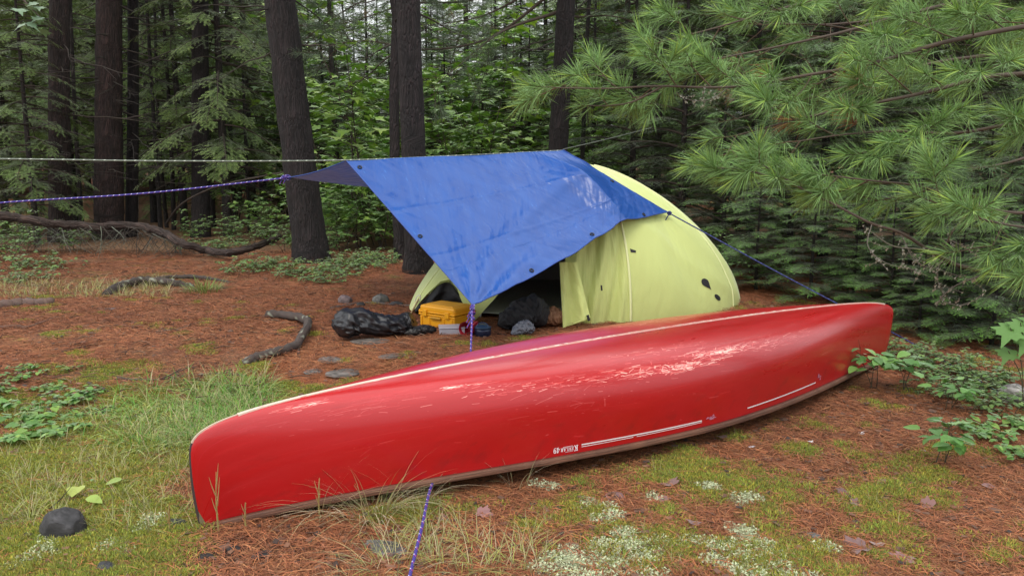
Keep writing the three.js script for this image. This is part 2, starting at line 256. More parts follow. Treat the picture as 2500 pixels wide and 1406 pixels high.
  const rail = (side, off) => { const pts = []; for (let k = 0; k <= 120; k++) { const u = Math.sin((k / 120 - 0.5) * Math.PI) * 0.998; const [gs, gh, gw] = gun(u); pts.push(world(gs, gh, side * Math.max(0.004, gw) + side * off)); }
    const q = new Soup(), k0 = 0, prof = [[-0.011, -0.014], [0.01, -0.014], [0.013, -0.010], [0.013, 0.009], [0.008, 0.014], [-0.011, 0.014]]; let len = 0;
    pts.forEach((p, i) => { const t = pts[Math.min(pts.length - 1, i + 1)].clone().sub(pts[Math.max(0, i - 1)]).normalize(), lat = V3(-t.z, 0, t.x).normalize(); if (lat.dot(CANOE.n) * side < 0) lat.negate(); if (i) len += p.distanceTo(pts[i - 1]); for (let m = 0; m <= 6; m++) { const [a, b] = prof[m % 6], wob = 1 + 0.06 * fbm(i * 0.4, m * 2, side); q.vv(p.clone().addScaledVector(lat, a * wob * (off < 0 ? -1 : 1)).add(V3(0, b * wob, 0)), null, m / 6, len); } });
    for (let i = 0; i < pts.length - 1; i++) for (let m = 0; m < 6; m++) { const a = k0 + i * 7 + m, c = a + 7; q.i.push(a, a + 1, c + 1, a, c + 1, c); } return local(q); };
  for (const side of [1, -1]) { part('gunwale', rail(side, 0.011), M.wood, canoe, 'weathered wooden gunwale rail'); part('inwale', rail(side, -0.016), M.wood, canoe); }
  // thwarts, seats and decks inside the hull
  for (const u of [-0.32, 0, 0.34]) { const [gs, gh, gw] = gun(u), q = new Soup(); q.tube(spline([world(gs, gh + 0.02, -gw + 0.03), world(gs, gh + 0.03, 0), world(gs, gh + 0.02, gw - 0.03)], 8), 0.022, 8); part('thwart', local(q), M.wood, canoe); }
  for (const E of ends) { const q = new Soup(), u0 = 0.86 * E.sg, a = gun(u0); q.tri(world(a[0], a[1] + 0.012, -a[2] + 0.02), world(a[0], a[1] + 0.012, a[2] - 0.02), world(0.985 * L * E.sg, 0.014, 0)); part('deck', local(q), M.wood, canoe); }
  // keel strip: a low raised batten, pale along its worn edges
  const keelT = canvasTexture(1024, 32, (g, w, h) => { const r = rand(9); g.fillStyle = 'rgb(206,188,172)'; g.fillRect(0, 0, w, h); for (let x = 0; x < w; x += 2) { const q = x / w, on = clamp((q - 0.2) * 5) * (0.55 + 0.45 * Math.sin(x * 0.021) * Math.sin(x * 0.007 + 1)); if (r() < on + 0.1 * (q > 0.3)) { g.fillStyle = `rgba(${170 + r() * 30},${40 + r() * 50},${44 + r() * 40},${0.5 + 0.4 * r()})`; g.fillRect(x, 9 + r() * 3, 2 + r() * 6, 7 + r() * 4); } if (r() < 0.05) { g.fillStyle = 'rgba(190,90,80,0.7)'; g.fillRect(x, r() * h, 3 + r() * 14, 2 + r() * 4); } if (r() < 0.2) { g.fillStyle = 'rgba(255,244,236,0.6)'; g.fillRect(x, r() * h, 6, 3); } } });
  const keelStrip = (E, v0, v1, half, high, n, deep = -0.03) => { const q = new Soup(); q.grid(n, 7, (i, j) => { const v = lerp(v0, v1, i), [ks, kh] = E.keel(v), sh = hull(E, v, 0, 1).sub(CANOE.mid).dot(CANOE.n); const k2 = E.keel(Math.min(1, v + 0.004)), k1 = E.keel(Math.max(0, v - 0.004)), tx = k2[0] - k1[0], ty = k2[1] - k1[1], tl = Math.hypot(tx, ty), [a, b] = [[-half, deep], [-half, high * 0.7], [-half * 0.72, high], [-half * 0.2, high], [half * 0.2, high], [half * 0.72, high], [half, high * 0.7], [half, deep]][Math.round(j * 7)]; return [world(E.sg * (ks + (-ty / tl) * b), kh + (tx / tl) * b, sh + a), null, E.sg * ks / 5.2 + 0.5, j]; }); return q; };
  const strip = new Soup(); for (const [E, v1] of [[ends[0], 0.80], [ends[1], 0.81]]) { const q = keelStrip(E, 0, v1, 0.0115, 0.004, 90); const k = strip.p.length / 3; strip.p.push(...q.p); strip.c.push(...q.c); strip.u.push(...q.u); strip.i.push(...q.i.map((x) => x + k)); }
  part('keel_strip', local(strip), new THREE.MeshStandardMaterial({ map: keelT, roughness: 0.55, side: THREE.DoubleSide }), canoe, 'worn cream keel strip');
  part('stem_band', local(keelStrip(ends[0], 0.80, 0.872, 0.0045, 0.003, 30, -0.008)), new THREE.MeshStandardMaterial({ color: rgb(0.5, 0.4, 0.3), roughness: 0.6, side: THREE.DoubleSide }), canoe, 'pale stem band on the bow');
  part('stem_band', local(keelStrip(ends[0], 0.872, 0.999, 0.0045, 0.003, 30, -0.006)), new THREE.MeshStandardMaterial({ color: rgb(0.05, 0.035, 0.035), roughness: 0.6, side: THREE.DoubleSide }), canoe, 'dark stem band at the bow tip');
  // decal lines and lettering on the near side, upside down with the boat. sAt finds the rib for a distance along the boat
  const ribFor = (s) => { const E = s < 0 ? ends[0] : ends[1]; let lo = 0, hi = 1; for (let k = 0; k < 30; k++) { const m = (lo + hi) / 2; Math.abs(hull(E, m, 0.97, 1).sub(CANOE.mid).dot(CANOE.e)) < Math.abs(s) ? lo = m : hi = m; } return [E, lo]; };
  const skin = (s, up) => { const [E, v] = ribFor(s); const edge = hull(E, v, 1, 1).y; let lo = 0.5, hi = 1; for (let k = 0; k < 26; k++) { const m = (lo + hi) / 2; hull(E, v, m, 1).y - edge > up ? lo = m : hi = m; } const p = hull(E, v, lo, 1); return p.addScaledVector(CANOE.n, 0.0025).add(V3(0, 0.0006, 0)); };
  const white = new THREE.MeshStandardMaterial({ color: rgb(0.75, 0.7, 0.72), roughness: 0.5, side: THREE.DoubleSide });
  const stripe = (s0, s1, u0, u1, half) => { const q = new Soup(); q.grid(40, 1, (i, j) => skin(lerp(s0, s1, i), lerp(u0, u1, i) + (j - 0.5) * half * 2)); return part('pinstripe', local(q), white, canoe, 'thin white pinstripe above the gunwale'); };
  CANOE.skin = skin; CANOE.stripe = stripe; CANOE.canoe = canoe; CANOE.local = local;
  // measured on the photograph: distance along the boat and height over the rail
  const S = [-0.85, -0.09, 0.288, 1.063];
  stripe(S[0], S[1], 0.052, 0.05, 0.0032); stripe(S[0], -0.55, 0.041, 0.041, 0.0016); stripe(-0.53, S[1], 0.041, 0.041, 0.0016);
  stripe(S[2], S[3], 0.05, 0.055, 0.0036);
  const letters = canvasTexture(512, 128, (g, w, h) => { g.clearRect(0, 0, w, h); g.fillStyle = 'rgb(235,225,232)'; g.textBaseline = 'alphabetic'; g.font = 'bold 118px serif'; g.fillText('K', 6, 96); g.font = 'bold 74px serif'; g.fillText('EVLAR', 98, 84); g.font = 'bold 112px serif'; g.fillText('49', 372, 104); g.fillRect(112, 92, 200, 6); g.fillRect(112, 14, 150, 5); });
  letters.wrapS = letters.wrapT = THREE.ClampToEdgeWrapping;
  const q = new Soup(); q.grid(16, 4, (i, j) => { const p = skin(lerp(-0.866, -1.005, i), lerp(0.066, 0.022, 1 - j)); return [p, null, i, j < 0.5 ? j : j]; });
  for (let k = 0; k < q.u.length; k += 2) q.u[k + 1] = 1 - q.u[k + 1];
  part('lettering', local(q), new THREE.MeshStandardMaterial({ map: letters, transparent: true, alphaTest: 0.5, roughness: 0.5, side: THREE.DoubleSide }), canoe, 'white upside down lettering KEVLAR 49');
  // torn decal scraps beside the stripes
  for (const [s0, up] of [[-0.04, 0.035], [1.1, 0.065]]) { const q2 = new Soup(); const r = rand(s0 * 100 | 0); for (let k = 0; k < 5; k++) { const a = s0 + (r() - 0.5) * 0.05, b = up + (r() - 0.5) * 0.05; q2.tri(skin(a, b), skin(a + 0.02 + r() * 0.02, b + 0.008 * r()), skin(a + 0.012, b + 0.018 * r() + 0.004)); } part('decal_scrap', local(q2), new THREE.MeshStandardMaterial({ color: rgb(0.45, 0.16, 0.24), roughness: 0.6, side: THREE.DoubleSide }), canoe); }
}

// ---------------------------------------------------------------- ropes
function ropeTexture(base, fleck, second) { return canvasTexture(64, 64, (g) => { g.fillStyle = base; g.fillRect(0, 0, 64, 64); g.lineWidth = 5; for (let k = -64; k < 128; k += 16) { g.strokeStyle = 'rgba(0,0,30,0.35)'; g.beginPath(); g.moveTo(k, 0); g.lineTo(k + 64, 64); g.stroke(); } const r = rand(3); for (let k = 0; k < 4; k++) { g.fillStyle = k % 2 ? second : fleck; const x = (k * 16 + 3) % 64, y = (k * 16) % 64; g.save(); g.translate(x + 6, y + 8); g.rotate(0.8); g.fillRect(-9, -3.5, 18, 7); g.restore(); } }); }
const ropeU = (t, l, around) => { const c = t.clone(); c.repeat.set(1 / 0.35 * around, 1 / l); c.needsUpdate = true; return c; };
M.purpleRope = new THREE.MeshStandardMaterial({ map: ropeU(ropeTexture('rgb(72,60,150)', 'rgb(205,200,225)', 'rgb(170,60,110)'), 0.055, 1), roughness: 0.7 });
M.paleRope = new THREE.MeshStandardMaterial({ map: ropeU(ropeTexture('rgb(128,138,122)', 'rgb(190,196,184)', 'rgb(52,64,56)'), 0.07, 1), roughness: 0.7 });
M.darkRope = new THREE.MeshStandardMaterial({ map: ropeU(ropeTexture('rgb(44,52,110)', 'rgb(90,100,170)', 'rgb(30,34,70)'), 0.05, 1), roughness: 0.7 });
function ropeGeo(pts, r = 0.0055, n = 60) { const s = new Soup(); s.tube(spline(pts, n), r, 8); return s; }
function knot(s, p, r, seed) { const q = rand(seed); for (let k = 0; k < 3; k++) { const ax = V3(q() - 0.5, q() - 0.5, q() - 0.5).normalize(), bx = ax.clone().cross(V3(0.3, 1, 0.2)).normalize(), cx = ax.clone().cross(bx); const pts = []; for (let m = 0; m <= 14; m++) { const a = m / 14 * 6.283; pts.push(p.clone().addScaledVector(bx, Math.cos(a) * r).addScaledVector(cx, Math.sin(a) * r * 0.8).addScaledVector(ax, (k - 1) * r * 0.3)); } s.tube(pts, 0.0052, 7); } const tail = p.clone().add(V3(-0.02, -0.03, 0.01)); s.tube(spline([p, tail, tail.clone().add(V3(-0.02, -0.035, 0.005))], 6), 0.005, 7); }

// ---------------------------------------------------------------- blue tarp
const TARP = {};
{
  const P = (px, py, d) => at(px, py, d);
  const cols = [
    [P(845, 392, 6.6), P(952, 514, 6.28), P(1052, 628, 5.95), P(1155, 746, 5.6)],
    [P(1000, 384, 6.8), P(1095, 488, 6.5), P(1172, 590, 6.2), P(1250, 699, 5.88)],
    [P(1150, 378, 7.05), P(1232, 462, 6.75), P(1302, 548, 6.5), P(1378, 630, 6.3)],
    [P(1265, 372, 7.22), P(1342, 440, 6.95), P(1414, 512, 6.78), P(1478, 566, 6.62)],
    [P(1325, 369, 7.32), P(1432, 425, 6.98), P(1489, 486, 6.85), P(1528, 533, 6.8)],
    [P(1352, 367, 7.37), P(1453, 425, 7.24), P(1521, 481, 7.10), P(1578, 529, 7.07)],
    [P(1375, 366, 7.4), P(1472, 424, 7.40), P(1552, 472, 7.33), P(1630, 518, 7.36)],
  ];
  const us = [0, 0.23, 0.46, 0.68, 0.84, 0.92, 1];
  const cr = (a, b, c, d, t) => a.clone().multiplyScalar(-0.5 * t ** 3 + t * t - 0.5 * t).addScaledVector(b, 1.5 * t ** 3 - 2.5 * t * t + 1).addScaledVector(c, -1.5 * t ** 3 + 2 * t * t + 0.5 * t).addScaledVector(d, 0.5 * t ** 3 - 0.5 * t * t);
  const line = (arr, t) => { const x = clamp(t) * (arr.length - 1), k = Math.min(arr.length - 2, Math.floor(x)), f = x - k; const g = (m) => m < 0 ? arr[0].clone().multiplyScalar(2).sub(arr[1]) : m >= arr.length ? arr[arr.length - 1].clone().multiplyScalar(2).sub(arr[arr.length - 2]) : arr[m]; return cr(g(k - 1), g(k), g(k + 1), g(k + 2), f); };
  const near = (u, v) => { const rows = cols.map((c) => line(c, v)); let k = 0; while (k < 5 && u > us[k + 1]) k++; const f = (u - us[k]) / (us[k + 1] - us[k]); const g = (m) => m < 0 ? rows[0].clone().multiplyScalar(2).sub(rows[1]) : m > 6 ? rows[6].clone().multiplyScalar(2).sub(rows[5]) : rows[m];
    const p = k >= 4 ? rows[k].clone().lerp(rows[k + 1], f) : cr(g(k - 1), g(k), g(k + 1), k === 3 ? rows[4].clone().multiplyScalar(2).sub(rows[3]) : g(k + 2), f); return p; };
  const nDir = V3(-0.25, 0.75, 0.6).normalize();
  const crumple = (u, v) => { // tension folds: fan out from the tied corners, and a long ridge to the rear corner
    const e = Math.min(1, 8 * Math.min(u, 1 - u)) * 0.6 + 0.4, a1 = Math.atan2(u + 0.02, 1.03 - v), r1 = Math.hypot(u, 1 - v);
    let h = 0.010 * Math.sin(a1 * 16 + 3 * fbm(u * 3, v * 3, 1)) * Math.exp(-r1 * 2.2) * clamp(r1 * 9);
    const b = v - (0.97 - 0.9 * u + 0.12 * u * u); h += 0.015 * Math.exp(-((b * (b < 0 ? 9 : 20)) ** 2)) - 0.003 * Math.exp(-(((b + 0.09) * 20) ** 2));
    h += 0.008 * fbm(u * 9 + v * 4, v * 3 - u * 2, 2.2, 3) + 0.005 * fbm(u * 34 + v * 8, v * 7 - u * 3, 5.2, 3);
    h += 0.010 * step(0.86, 1, v) * Math.sin(u * 34 + 2 * fbm(u * 8, 1, 1)) * (0.3 + 0.7 * step(0.3, 0.6, u)) * e;
    for (const l of [0.25, 0.5, 0.75]) h += 0.003 * Math.exp(-(((u - l) * 90) ** 2)); for (const l of [0.34, 0.67]) h += 0.0035 * Math.exp(-(((v - l) * 80) ** 2)); // packing folds
    h -= 0.05 * Math.sin(Math.PI * clamp(u * 1.1)) * Math.sin(Math.PI * v) * 0.6;
    return h * clamp(v * 6);
  };
  const tarp = thing('tarp', 'blue plastic tarp pitched over the tent and tied out by ropes', 'tarp', cols[0][0].clone().setY(0.15));
  const loc = (s) => { const g = s.build(); g.translate(-tarp.position.x, -tarp.position.y, -tarp.position.z); return g; };
  const weave = texture(1024, 512, (u, v) => { const w = 0.05 * loopNoise(u, v, 3, 3, 15, 2), a = loopNoise(u + w + 0.35 * v, v, 30, 3, 3, 2), b = loopNoise(u - 0.5 * v + w, v, 14, 3, 9, 2), c = Math.max(0, loopNoise(u + w, v + w, 26, 9, 12, 2) - 0.12); return clamp(0.45 + 0.4 * a + 0.5 * b + 0.9 * c); });
  const tone = texture(512, 512, (u, v) => { const n = loopNoise(u, v, 9, 5, 6, 5), f = Math.max(0, loopNoise(u, v, 60, 26, 8, 2) - 0.31) * 6; return [0.10 + 0.03 * n + f * 0.12, 0.285 + 0.05 * n + f * 0.12, 0.575 + 0.06 * n + f * 0.1]; }, true);
  weave.repeat.set(1.5, 1.3); tone.repeat.set(2, 1.4);
  const skin = { map: tone, bumpMap: weave, bumpScale: 0.010, roughness: 0.28, side: THREE.DoubleSide };
  M.tarp = new THREE.MeshPhysicalMaterial(skin);
  const s = new Soup(); s.grid(150, 120, (u, v) => { const p = near(u, v); p.addScaledVector(nDir, crumple(u, v)); return [p, null, u, v]; });
  part('near_panel', loc(s), M.tarp, tarp, 'blue tarp panel facing the canoe');
  const A = cols[0][0], B = cols[6][0], E = at(706, 433, 8.2), F = V3(0.15, 1.3, -9.0);
  const far = new Soup(); far.grid(50, 40, (u, v) => { const p = A.clone().lerp(B, u).lerp(E.clone().lerp(F, u), v); p.y -= 0.10 * Math.sin(Math.PI * u) * v + 0.02 * Math.sin(Math.PI * v) - 0.008 * fbm(u * 6, v * 4, 2); return [p, null, u, v]; });
  part('far_panel', loc(far), new THREE.MeshPhysicalMaterial({ ...skin, roughness: 0.9, transmission: 0.5, thickness: 0 }), tarp, 'far tarp panel seen from below, darker blue');
  // hems and grommets
  const hemMat = new THREE.MeshStandardMaterial({ color: rgb(0.016, 0.06, 0.28), roughness: 0.5 });
  const hem = (fn, n = 70) => { const q = new Soup(), pts = []; for (let k = 0; k <= n; k++) pts.push(fn(k / n)); q.tube(pts, 0.0055, 6); part('hem', loc(q), hemMat, tarp); };
  const nearW = (u, v) => near(u, v).addScaledVector(nDir, crumple(u, v));
  hem((t) => nearW(0, t)); hem((t) => nearW(1, t)); hem((t) => nearW(t, 1), 110); hem((t) => A.clone().lerp(E, t).add(V3(0, -0.02 * Math.sin(Math.PI * t), 0)));
  const gromMat = new THREE.MeshStandardMaterial({ color: rgb(0.02, 0.02, 0.025), metalness: 0.4, roughness: 0.4 });
  for (const [u, v] of [[0.025, 0.05], [0.025, 0.53], [0.33, 0.965], [0.62, 0.955], [0.92, 0.965], [0.975, 0.45]]) { const p = nearW(u, v), du = nearW(u + 0.01, v).sub(nearW(u - 0.01, v)), dv = nearW(u, v + 0.01).sub(nearW(u, v - 0.01)), nn = du.cross(dv).normalize(); if (nn.z < 0) nn.negate(); const g = new THREE.TorusGeometry(0.014, 0.006, 8, 18); g.applyQuaternion(new THREE.Quaternion().setFromUnitVectors(V3(0, 0, 1), nn)); const c = p.addScaledVector(nn, 0.003).sub(tarp.position); g.translate(c.x, c.y, c.z); part('grommet', g, gromMat, tarp); }
  Object.assign(TARP, { A, B, C: cols[6][3], D: cols[0][3], E, F });
}
{
  const { A, B, C, D, E } = TARP;
  // front guy line: from the low corner to the ground, under the canoe and out towards the camera
  const d0 = D.clone().add(V3(-0.005, -0.02, 0.015)), g1 = V3(-0.245, 0.09, -4.35), g2 = at(1057, 1176, 3.46), g3 = at(1029, 1290, 2.97), g4 = at(999, 1410, 2.58), g5 = at(925, 1700, 1.85);
  g2.y = Math.max(g2.y, 0.035);
  const s = new Soup(); s.tube([...spline([d0, d0.clone().lerp(g1, 0.5), g1], 30), ...spline([g1, V3(-0.3, 0.05, -3.9), g2, g3, g4, g5], 50).slice(1)], 0.0065, 8);
  const r = thing('guy_rope', 'purple flecked rope from the low tarp corner under the canoe', 'rope', g5.clone().setY(0));
  const loc = (q) => { const g = q.build(); g.translate(-r.position.x, -r.position.y, -r.position.z); return g; };
  part('line', loc(s), M.purpleRope, r); const k = new Soup(); knot(k, D.clone().add(V3(0, -0.012, 0.02)), 0.024, 4); knot(k, D.clone().add(V3(-0.006, -0.05, 0.03)), 0.02, 9); knot(k, D.clone().add(V3(-0.004, -0.085, 0.045)), 0.016, 12); part('knot', loc(k), M.purpleRope, r);
  const r2 = thing('guy_rope', 'purple rope from the far tarp corner towards the trees on the left', 'rope', E.clone());
  const s2 = ropeGeo([at(-500, 548, 7.6), at(-200, 515, 7.7), at(0, 495, 7.75), at(350, 472, 7.95), at(700, 434, 8.19)], 0.0085, 60);
  const l2 = (q) => { const g = q.build(); g.translate(-E.x, -E.y, -E.z); return g; };
  part('line', l2(s2), M.purpleRope, r2); const k2 = new Soup(); knot(k2, E.clone().add(V3(-0.02, 0, 0.01)), 0.032, 5); knot(k2, E.clone().add(V3(-0.06, -0.003, 0.0)), 0.026, 15); part('knot', l2(k2), M.purpleRope, r2);
  const r3 = thing('ridge_rope', 'pale twisted ridge rope stretched between trees and holding up the tarp', 'rope', A.clone());
  const l3 = (q) => { const g = q.build(); g.translate(-A.x, -A.y, -A.z); return g; };
  part('line', l3(ropeGeo([at(-900, 384, 5.2), at(0, 388, 5.9), at(400, 393, 6.22), at(845, 391, 6.6), A.clone().lerp(B, 0.5).add(V3(0, -0.004, -0.006)), B.clone().add(V3(0, -0.004, -0.006))], 0.0062, 120)), M.paleRope, r3);
  part('far_line', l3(ropeGeo([B.clone().add(V3(0, 0.006, 0)), at(1480, 340, 8.4), at(1590, 312, 9.6)], 0.0045, 20)), new THREE.MeshStandardMaterial({ color: rgb(0.1, 0.11, 0.1), roughness: 0.8 }), r3, 'thin dark far end of the ridge rope');
  const r4 = thing('guy_rope', 'thin dark blue rope from the rear tarp corner down behind the canoe', 'rope', C.clone());
  const foot = onLand(2200, 828), tail = onLand(2440, 962); foot.y += 0.02; tail.y += 0.012;
  const l4 = (q) => { const g = q.build(); g.translate(-C.x, -C.y, -C.z); return g; };
  const m1 = onLand(2320, 893); m1.y += 0.012;
  part('line', l4(ropeGeo([C, C.clone().lerp(foot, 0.5).add(V3(0, -0.01, 0)), foot], 0.006, 30)), M.darkRope, r4); part('tail', l4(ropeGeo([foot, m1, tail, onLand(2560, 1040).add(V3(0, 0.01, 0))], 0.006, 40)), M.darkRope, r4);
  const k4 = new Soup(); knot(k4, C.clone().add(V3(0.02, -0.01, 0)), 0.02, 6); part('knot', l4(k4), M.darkRope, r4);
}

// ---------------------------------------------------------------- tent
const TENT = (() => {
  const O = V3(0.644, 0.15, -7.9), H = 1.36;
  const R = [[-180, 1.6], [-135, 1.4], [-90, 1.25], [-45, 1.4], [0, 1.64], [20, 1.5], [40, 1.3], [72, 1.2], [100, 1.22], [130, 1.45], [148, 1.66], [156, 1.72], [164, 1.68], [180, 1.6]];
  const X = [[-180, 1.4], [-90, 1.7], [0, 1.55], [40, 1.7], [72, 2.15], [100, 1.9], [130, 1.6], [156, 1.28], [180, 1.4]];
  const pt = (phi, t, k = 1) => { const r = smoothTable(R, phi) * k, e = 2 / smoothTable(X, phi), a = t * Math.PI / 2, c = Math.cos(a) < 1e-7 ? 0 : Math.cos(a) ** e, s = Math.sin(a) < 1e-7 ? 0 : Math.sin(a) ** e, f = phi * Math.PI / 180; return V3(O.x + Math.cos(f) * r * s, O.y + H * k * c, O.z + Math.sin(f) * r * s); };
  const tForHeight = (phi, h) => { let lo = 0, hi = 1; for (let k = 0; k < 30; k++) { const m = (lo + hi) / 2; pt(phi, m).y - O.y > h ? lo = m : hi = m; } return lo; };
  return { O, H, pt, tForHeight };
})();
{
  const { O, pt, tForHeight } = TENT;
  const tent = thing('tent', 'pale yellow green dome tent with open door under the blue tarp', 'tent', O.clone());
  const loc = (s) => { const g = s.build(); g.translate(-O.x, -O.y, -O.z); return g; };
  const cloth = texture(256, 256, (u, v) => 0.5 + 0.8 * loopNoise(u, v, 6, 5, 31, 4));
  cloth.repeat.set(2, 1.5);
  M.fly = new THREE.MeshPhysicalMaterial({ color: rgb(0.67, 0.75, 0.27), roughness: 0.9, transmission: 0.3, thickness: 0, side: THREE.DoubleSide, bumpMap: cloth, bumpScale: 0.01 });
  M.seam = new THREE.MeshStandardMaterial({ color: rgb(0.72, 0.76, 0.4), roughness: 0.7 });
  const black = new THREE.MeshStandardMaterial({ color: rgb(0.012, 0.013, 0.016), roughness: 0.7, side: THREE.DoubleSide });
  // panel between two headings, hung down to a lower edge given as height above the ground
  const out = (phi) => { const f = phi * Math.PI / 180; return V3(Math.cos(f), 0.25, Math.sin(f)).normalize(); };
  const edge = (phi) => phi < 100 ? 0.01 : table([[100, 0.92], [110, 0.92], [114, 0.6], [131, 0.015], [135, 0.12], [140, 0.27], [145, 0.335], [149, 0.31], [152, 0.2], [154.5, 0.06], [156, 0.02], [180, 0.02]], phi);
  const fold = (phi, t) => {
    let h = 0.006 * fbm(phi * 0.06, t * 3, 2.5, 3);
    if (phi > -60 && phi < 72) { // drawn tight: long shallow creases
      const q = (phi + 10) / 80; h += 0.012 * Math.sin((q * 1.4 + t * 1.1) * 7 + 1.4 * fbm(q * 2, t * 2, 1)) * step(0.35, 0.8, t) + 0.012 * Math.exp(-(((phi - (62 - 62 * (t - 0.55) * 2.2)) / 7) ** 2)) * step(0.5, 0.62, t);
      h -= 0.016 * Math.exp(-(((phi - 4) / 3.5) ** 2)) * step(0.45, 0.9, t) - 0.010 * Math.exp(-(((phi - 12) / 3) ** 2)) * step(0.5, 0.9, t);
    }
    if (phi >= 72 && phi <= 101) { // slack cloth gathered beside the door
      const q = (phi - 72) / 28, fan = q * 3.2 + (1 - t) * 2.4; h += step(0, 0.15, q) * step(0.3, 0.75, t) * (0.026 * Math.sin(fan * 4.4 + 1.2 * fbm(q * 3, t * 3, 4)) + 0.012 * Math.sin(fan * 9.5 + 2)) - 0.05 * Math.sin(Math.PI * q) * step(0.5, 1, t);
    }
    if (phi > 101 && phi < 156) h += 0.012 * fbm(phi * 0.12, t * 5, 6.5, 3);
    return h * step(0, 0.2, t);
  };
  const panel = (a, b, n, m, label) => { const s = new Soup(); s.grid(n, m, (i, j) => { const phi = lerp(a, b, i), f = ((phi + 180) % 360 + 360) % 360 - 180, ff = f === -180 ? 180 : f; const tEnd = tForHeight(ff, edge(ff)), t = j * tEnd; return [pt(ff, t).addScaledVector(out(ff), fold(ff, t)), null, i * 2, j]; }); return part('fly_panel', loc(s), M.fly, tent, label); };
  const right = panel(72, -60, 130, 60, 'smooth fly panel on the right with the black mark');
  panel(-60, -180, 50, 30, null); panel(72, 99.9, 70, 60, 'slack fly panel bunched beside the door'); panel(100.1, 156, 90, 40, 'fly panel over the open doors'); panel(156, 180, 16, 30, null);
  TENT.right = right;
  // seams along the poles
  const seam = (phi, t0, w = 0.009) => { const pts = []; for (let k = 0; k <= 50; k++) { const t = lerp(t0, tForHeight(phi, 0.02), k / 50); pts.push(pt(phi, t).addScaledVector(out(phi), fold(phi, t) + 0.004)); } const s = new Soup(); s.tube(pts, w, 6); part('seam', loc(s), M.seam, tent); };
  seam(72, 0.1, 0.011); seam(17, 0.1, 0.006); seam(156, 0.1, 0.007);
  // dark inner tent
  const inner = new Soup(), doorway = (phi) => phi > 97 && phi < 136 ? 0.74 : 0;
  const hIn = (phi, h) => { let lo = 0, hi = 1; for (let k = 0; k < 24; k++) { const m = (lo + hi) / 2; pt(phi, m, 0.84).y - O.y > h ? lo = m : hi = m; } return lo; };
  for (const [a, b, n] of [[-180, 97, 60], [97.01, 135.99, 20], [136, 180, 14]]) inner.grid(n, 30, (i, j) => { const phi = lerp(a, b, i); return pt(phi, j * hIn(phi, doorway(phi)), 0.84); });
  const innerMat = new THREE.MeshStandardMaterial({ color: rgb(0.42, 0.42, 0.43), roughness: 0.9, side: THREE.DoubleSide });
  part('inner_tent', loc(inner), innerMat, tent, 'grey inner tent with its door open');
  const sheet = new Soup(); sheet.grid(40, 2, (i, j) => { const p = pt(lerp(-180, 180, i), 1, 0.84).lerp(O, j); p.y = land(p.x, p.z) + 0.05; return p; }); part('groundsheet', loc(sheet), innerMat, tent);
  // door flap hanging in folds beside the opening
  const flap = new Soup(); const fa = at(1366, 640, 6.62), fb = at(1408, 640, 6.6), fc = at(1442, 775, 6.5), fd = at(1374, 799, 6.55);
  flap.grid(30, 40, (u, v) => { const top = fa.clone().lerp(fb, u), bot = fd.clone().lerp(fc, u), p = top.lerp(bot, v); p.z += 0.022 * Math.sin(u * 9 + 1.5 * v) * (0.4 + v) + 0.02 * fbm(u * 3, v * 3, 2); return [p, null, u * 0.3, v * 0.6]; });
  part('door_flap', loc(flap), M.fly, tent, 'folded back door flap hanging beside the doorway');
  const hemT = new Soup(); hemT.tube(spline([fd, fd.clone().lerp(fc, 0.5).add(V3(0, 0.004, 0.03)), fc], 16), 0.006, 6); part('flap_hem', loc(hemT), M.fly, tent);
  // small black tabs and toggle
  const ray = new THREE.Raycaster(); scene.updateMatrixWorld(true);
  const hit = (mesh, px, py) => { const p = at(px, py, 5).sub(camera.position).normalize(); ray.set(camera.position, p); const h = ray.intersectObject(mesh, false)[0]; if (!h) return null; const n = h.face.normal.clone(); if (n.dot(p) > 0) n.negate(); return h.point.clone().addScaledVector(n, 0.004); };
  const patch = (name, outline, label) => { const pts = outline.map(([x, y]) => hit(right, x, y)).filter(Boolean); if (pts.length < 3) return; const c = pts.reduce((a, b) => a.add(b), V3(0, 0, 0)).multiplyScalar(1 / pts.length).addScaledVector(V3(0.3, 0.3, 0.9), 0.002); const s = new Soup(); pts.forEach((p, i) => s.tri(c, p, pts[(i + 1) % pts.length])); part(name, loc(s), black, tent, label); };
  patch('reflector_tab', [[1538, 607], [1553, 612], [1552, 617], [1540, 616]], 'small black tab on the pole seam');
  const tear = []; for (let k = 0; k < 22; k++) { const a = k / 22 * 6.283, r = 12 * (1 - 0.5 * (0.5 + 0.5 * Math.cos(a))) ; const lx = Math.cos(a) * 16 * (Math.cos(a) > 0 ? 1.35 : 0.8), ly = Math.sin(a) * 8.5 * (Math.cos(a) > 0 ? (1 - Math.cos(a)) ** 0.9 : 1); const c = Math.cos(0.87), s = Math.sin(0.87); tear.push([1723 + lx * c - ly * s, 691 + lx * s + ly * c]); void r; }
  patch('emblem_mark', tear, 'black teardrop of the tent emblem');
  const dot = []; for (let k = 0; k < 16; k++) { const a = k / 16 * 6.283, lx = Math.cos(a) * 9.5, ly = Math.sin(a) * 5, c = Math.cos(0.85), s = Math.sin(0.85); dot.push([1752 + lx * c - ly * s, 726 + lx * s + ly * c]); }
  patch('emblem_dot', dot, 'black dot of the tent emblem');
  const box = (name, p, sx, sy, sz, rz, label) => { const g = new RoundedBoxGeometry(sx, sy, sz, 2, Math.min(sx, sy, sz) * 0.3); g.rotateZ(rz); g.translate(p.x - O.x, p.y - O.y, p.z - O.z); part(name, g, black, tent, label); };
  box('toggle', at(1469, 703, 6.58), 0.014, 0.045, 0.012, 0.1, 'black toggle'); box('zip_pull', fc.clone().add(V3(-0.02, 0.0, 0.02)), 0.022, 0.05, 0.012, 0.25, 'black zip pull');
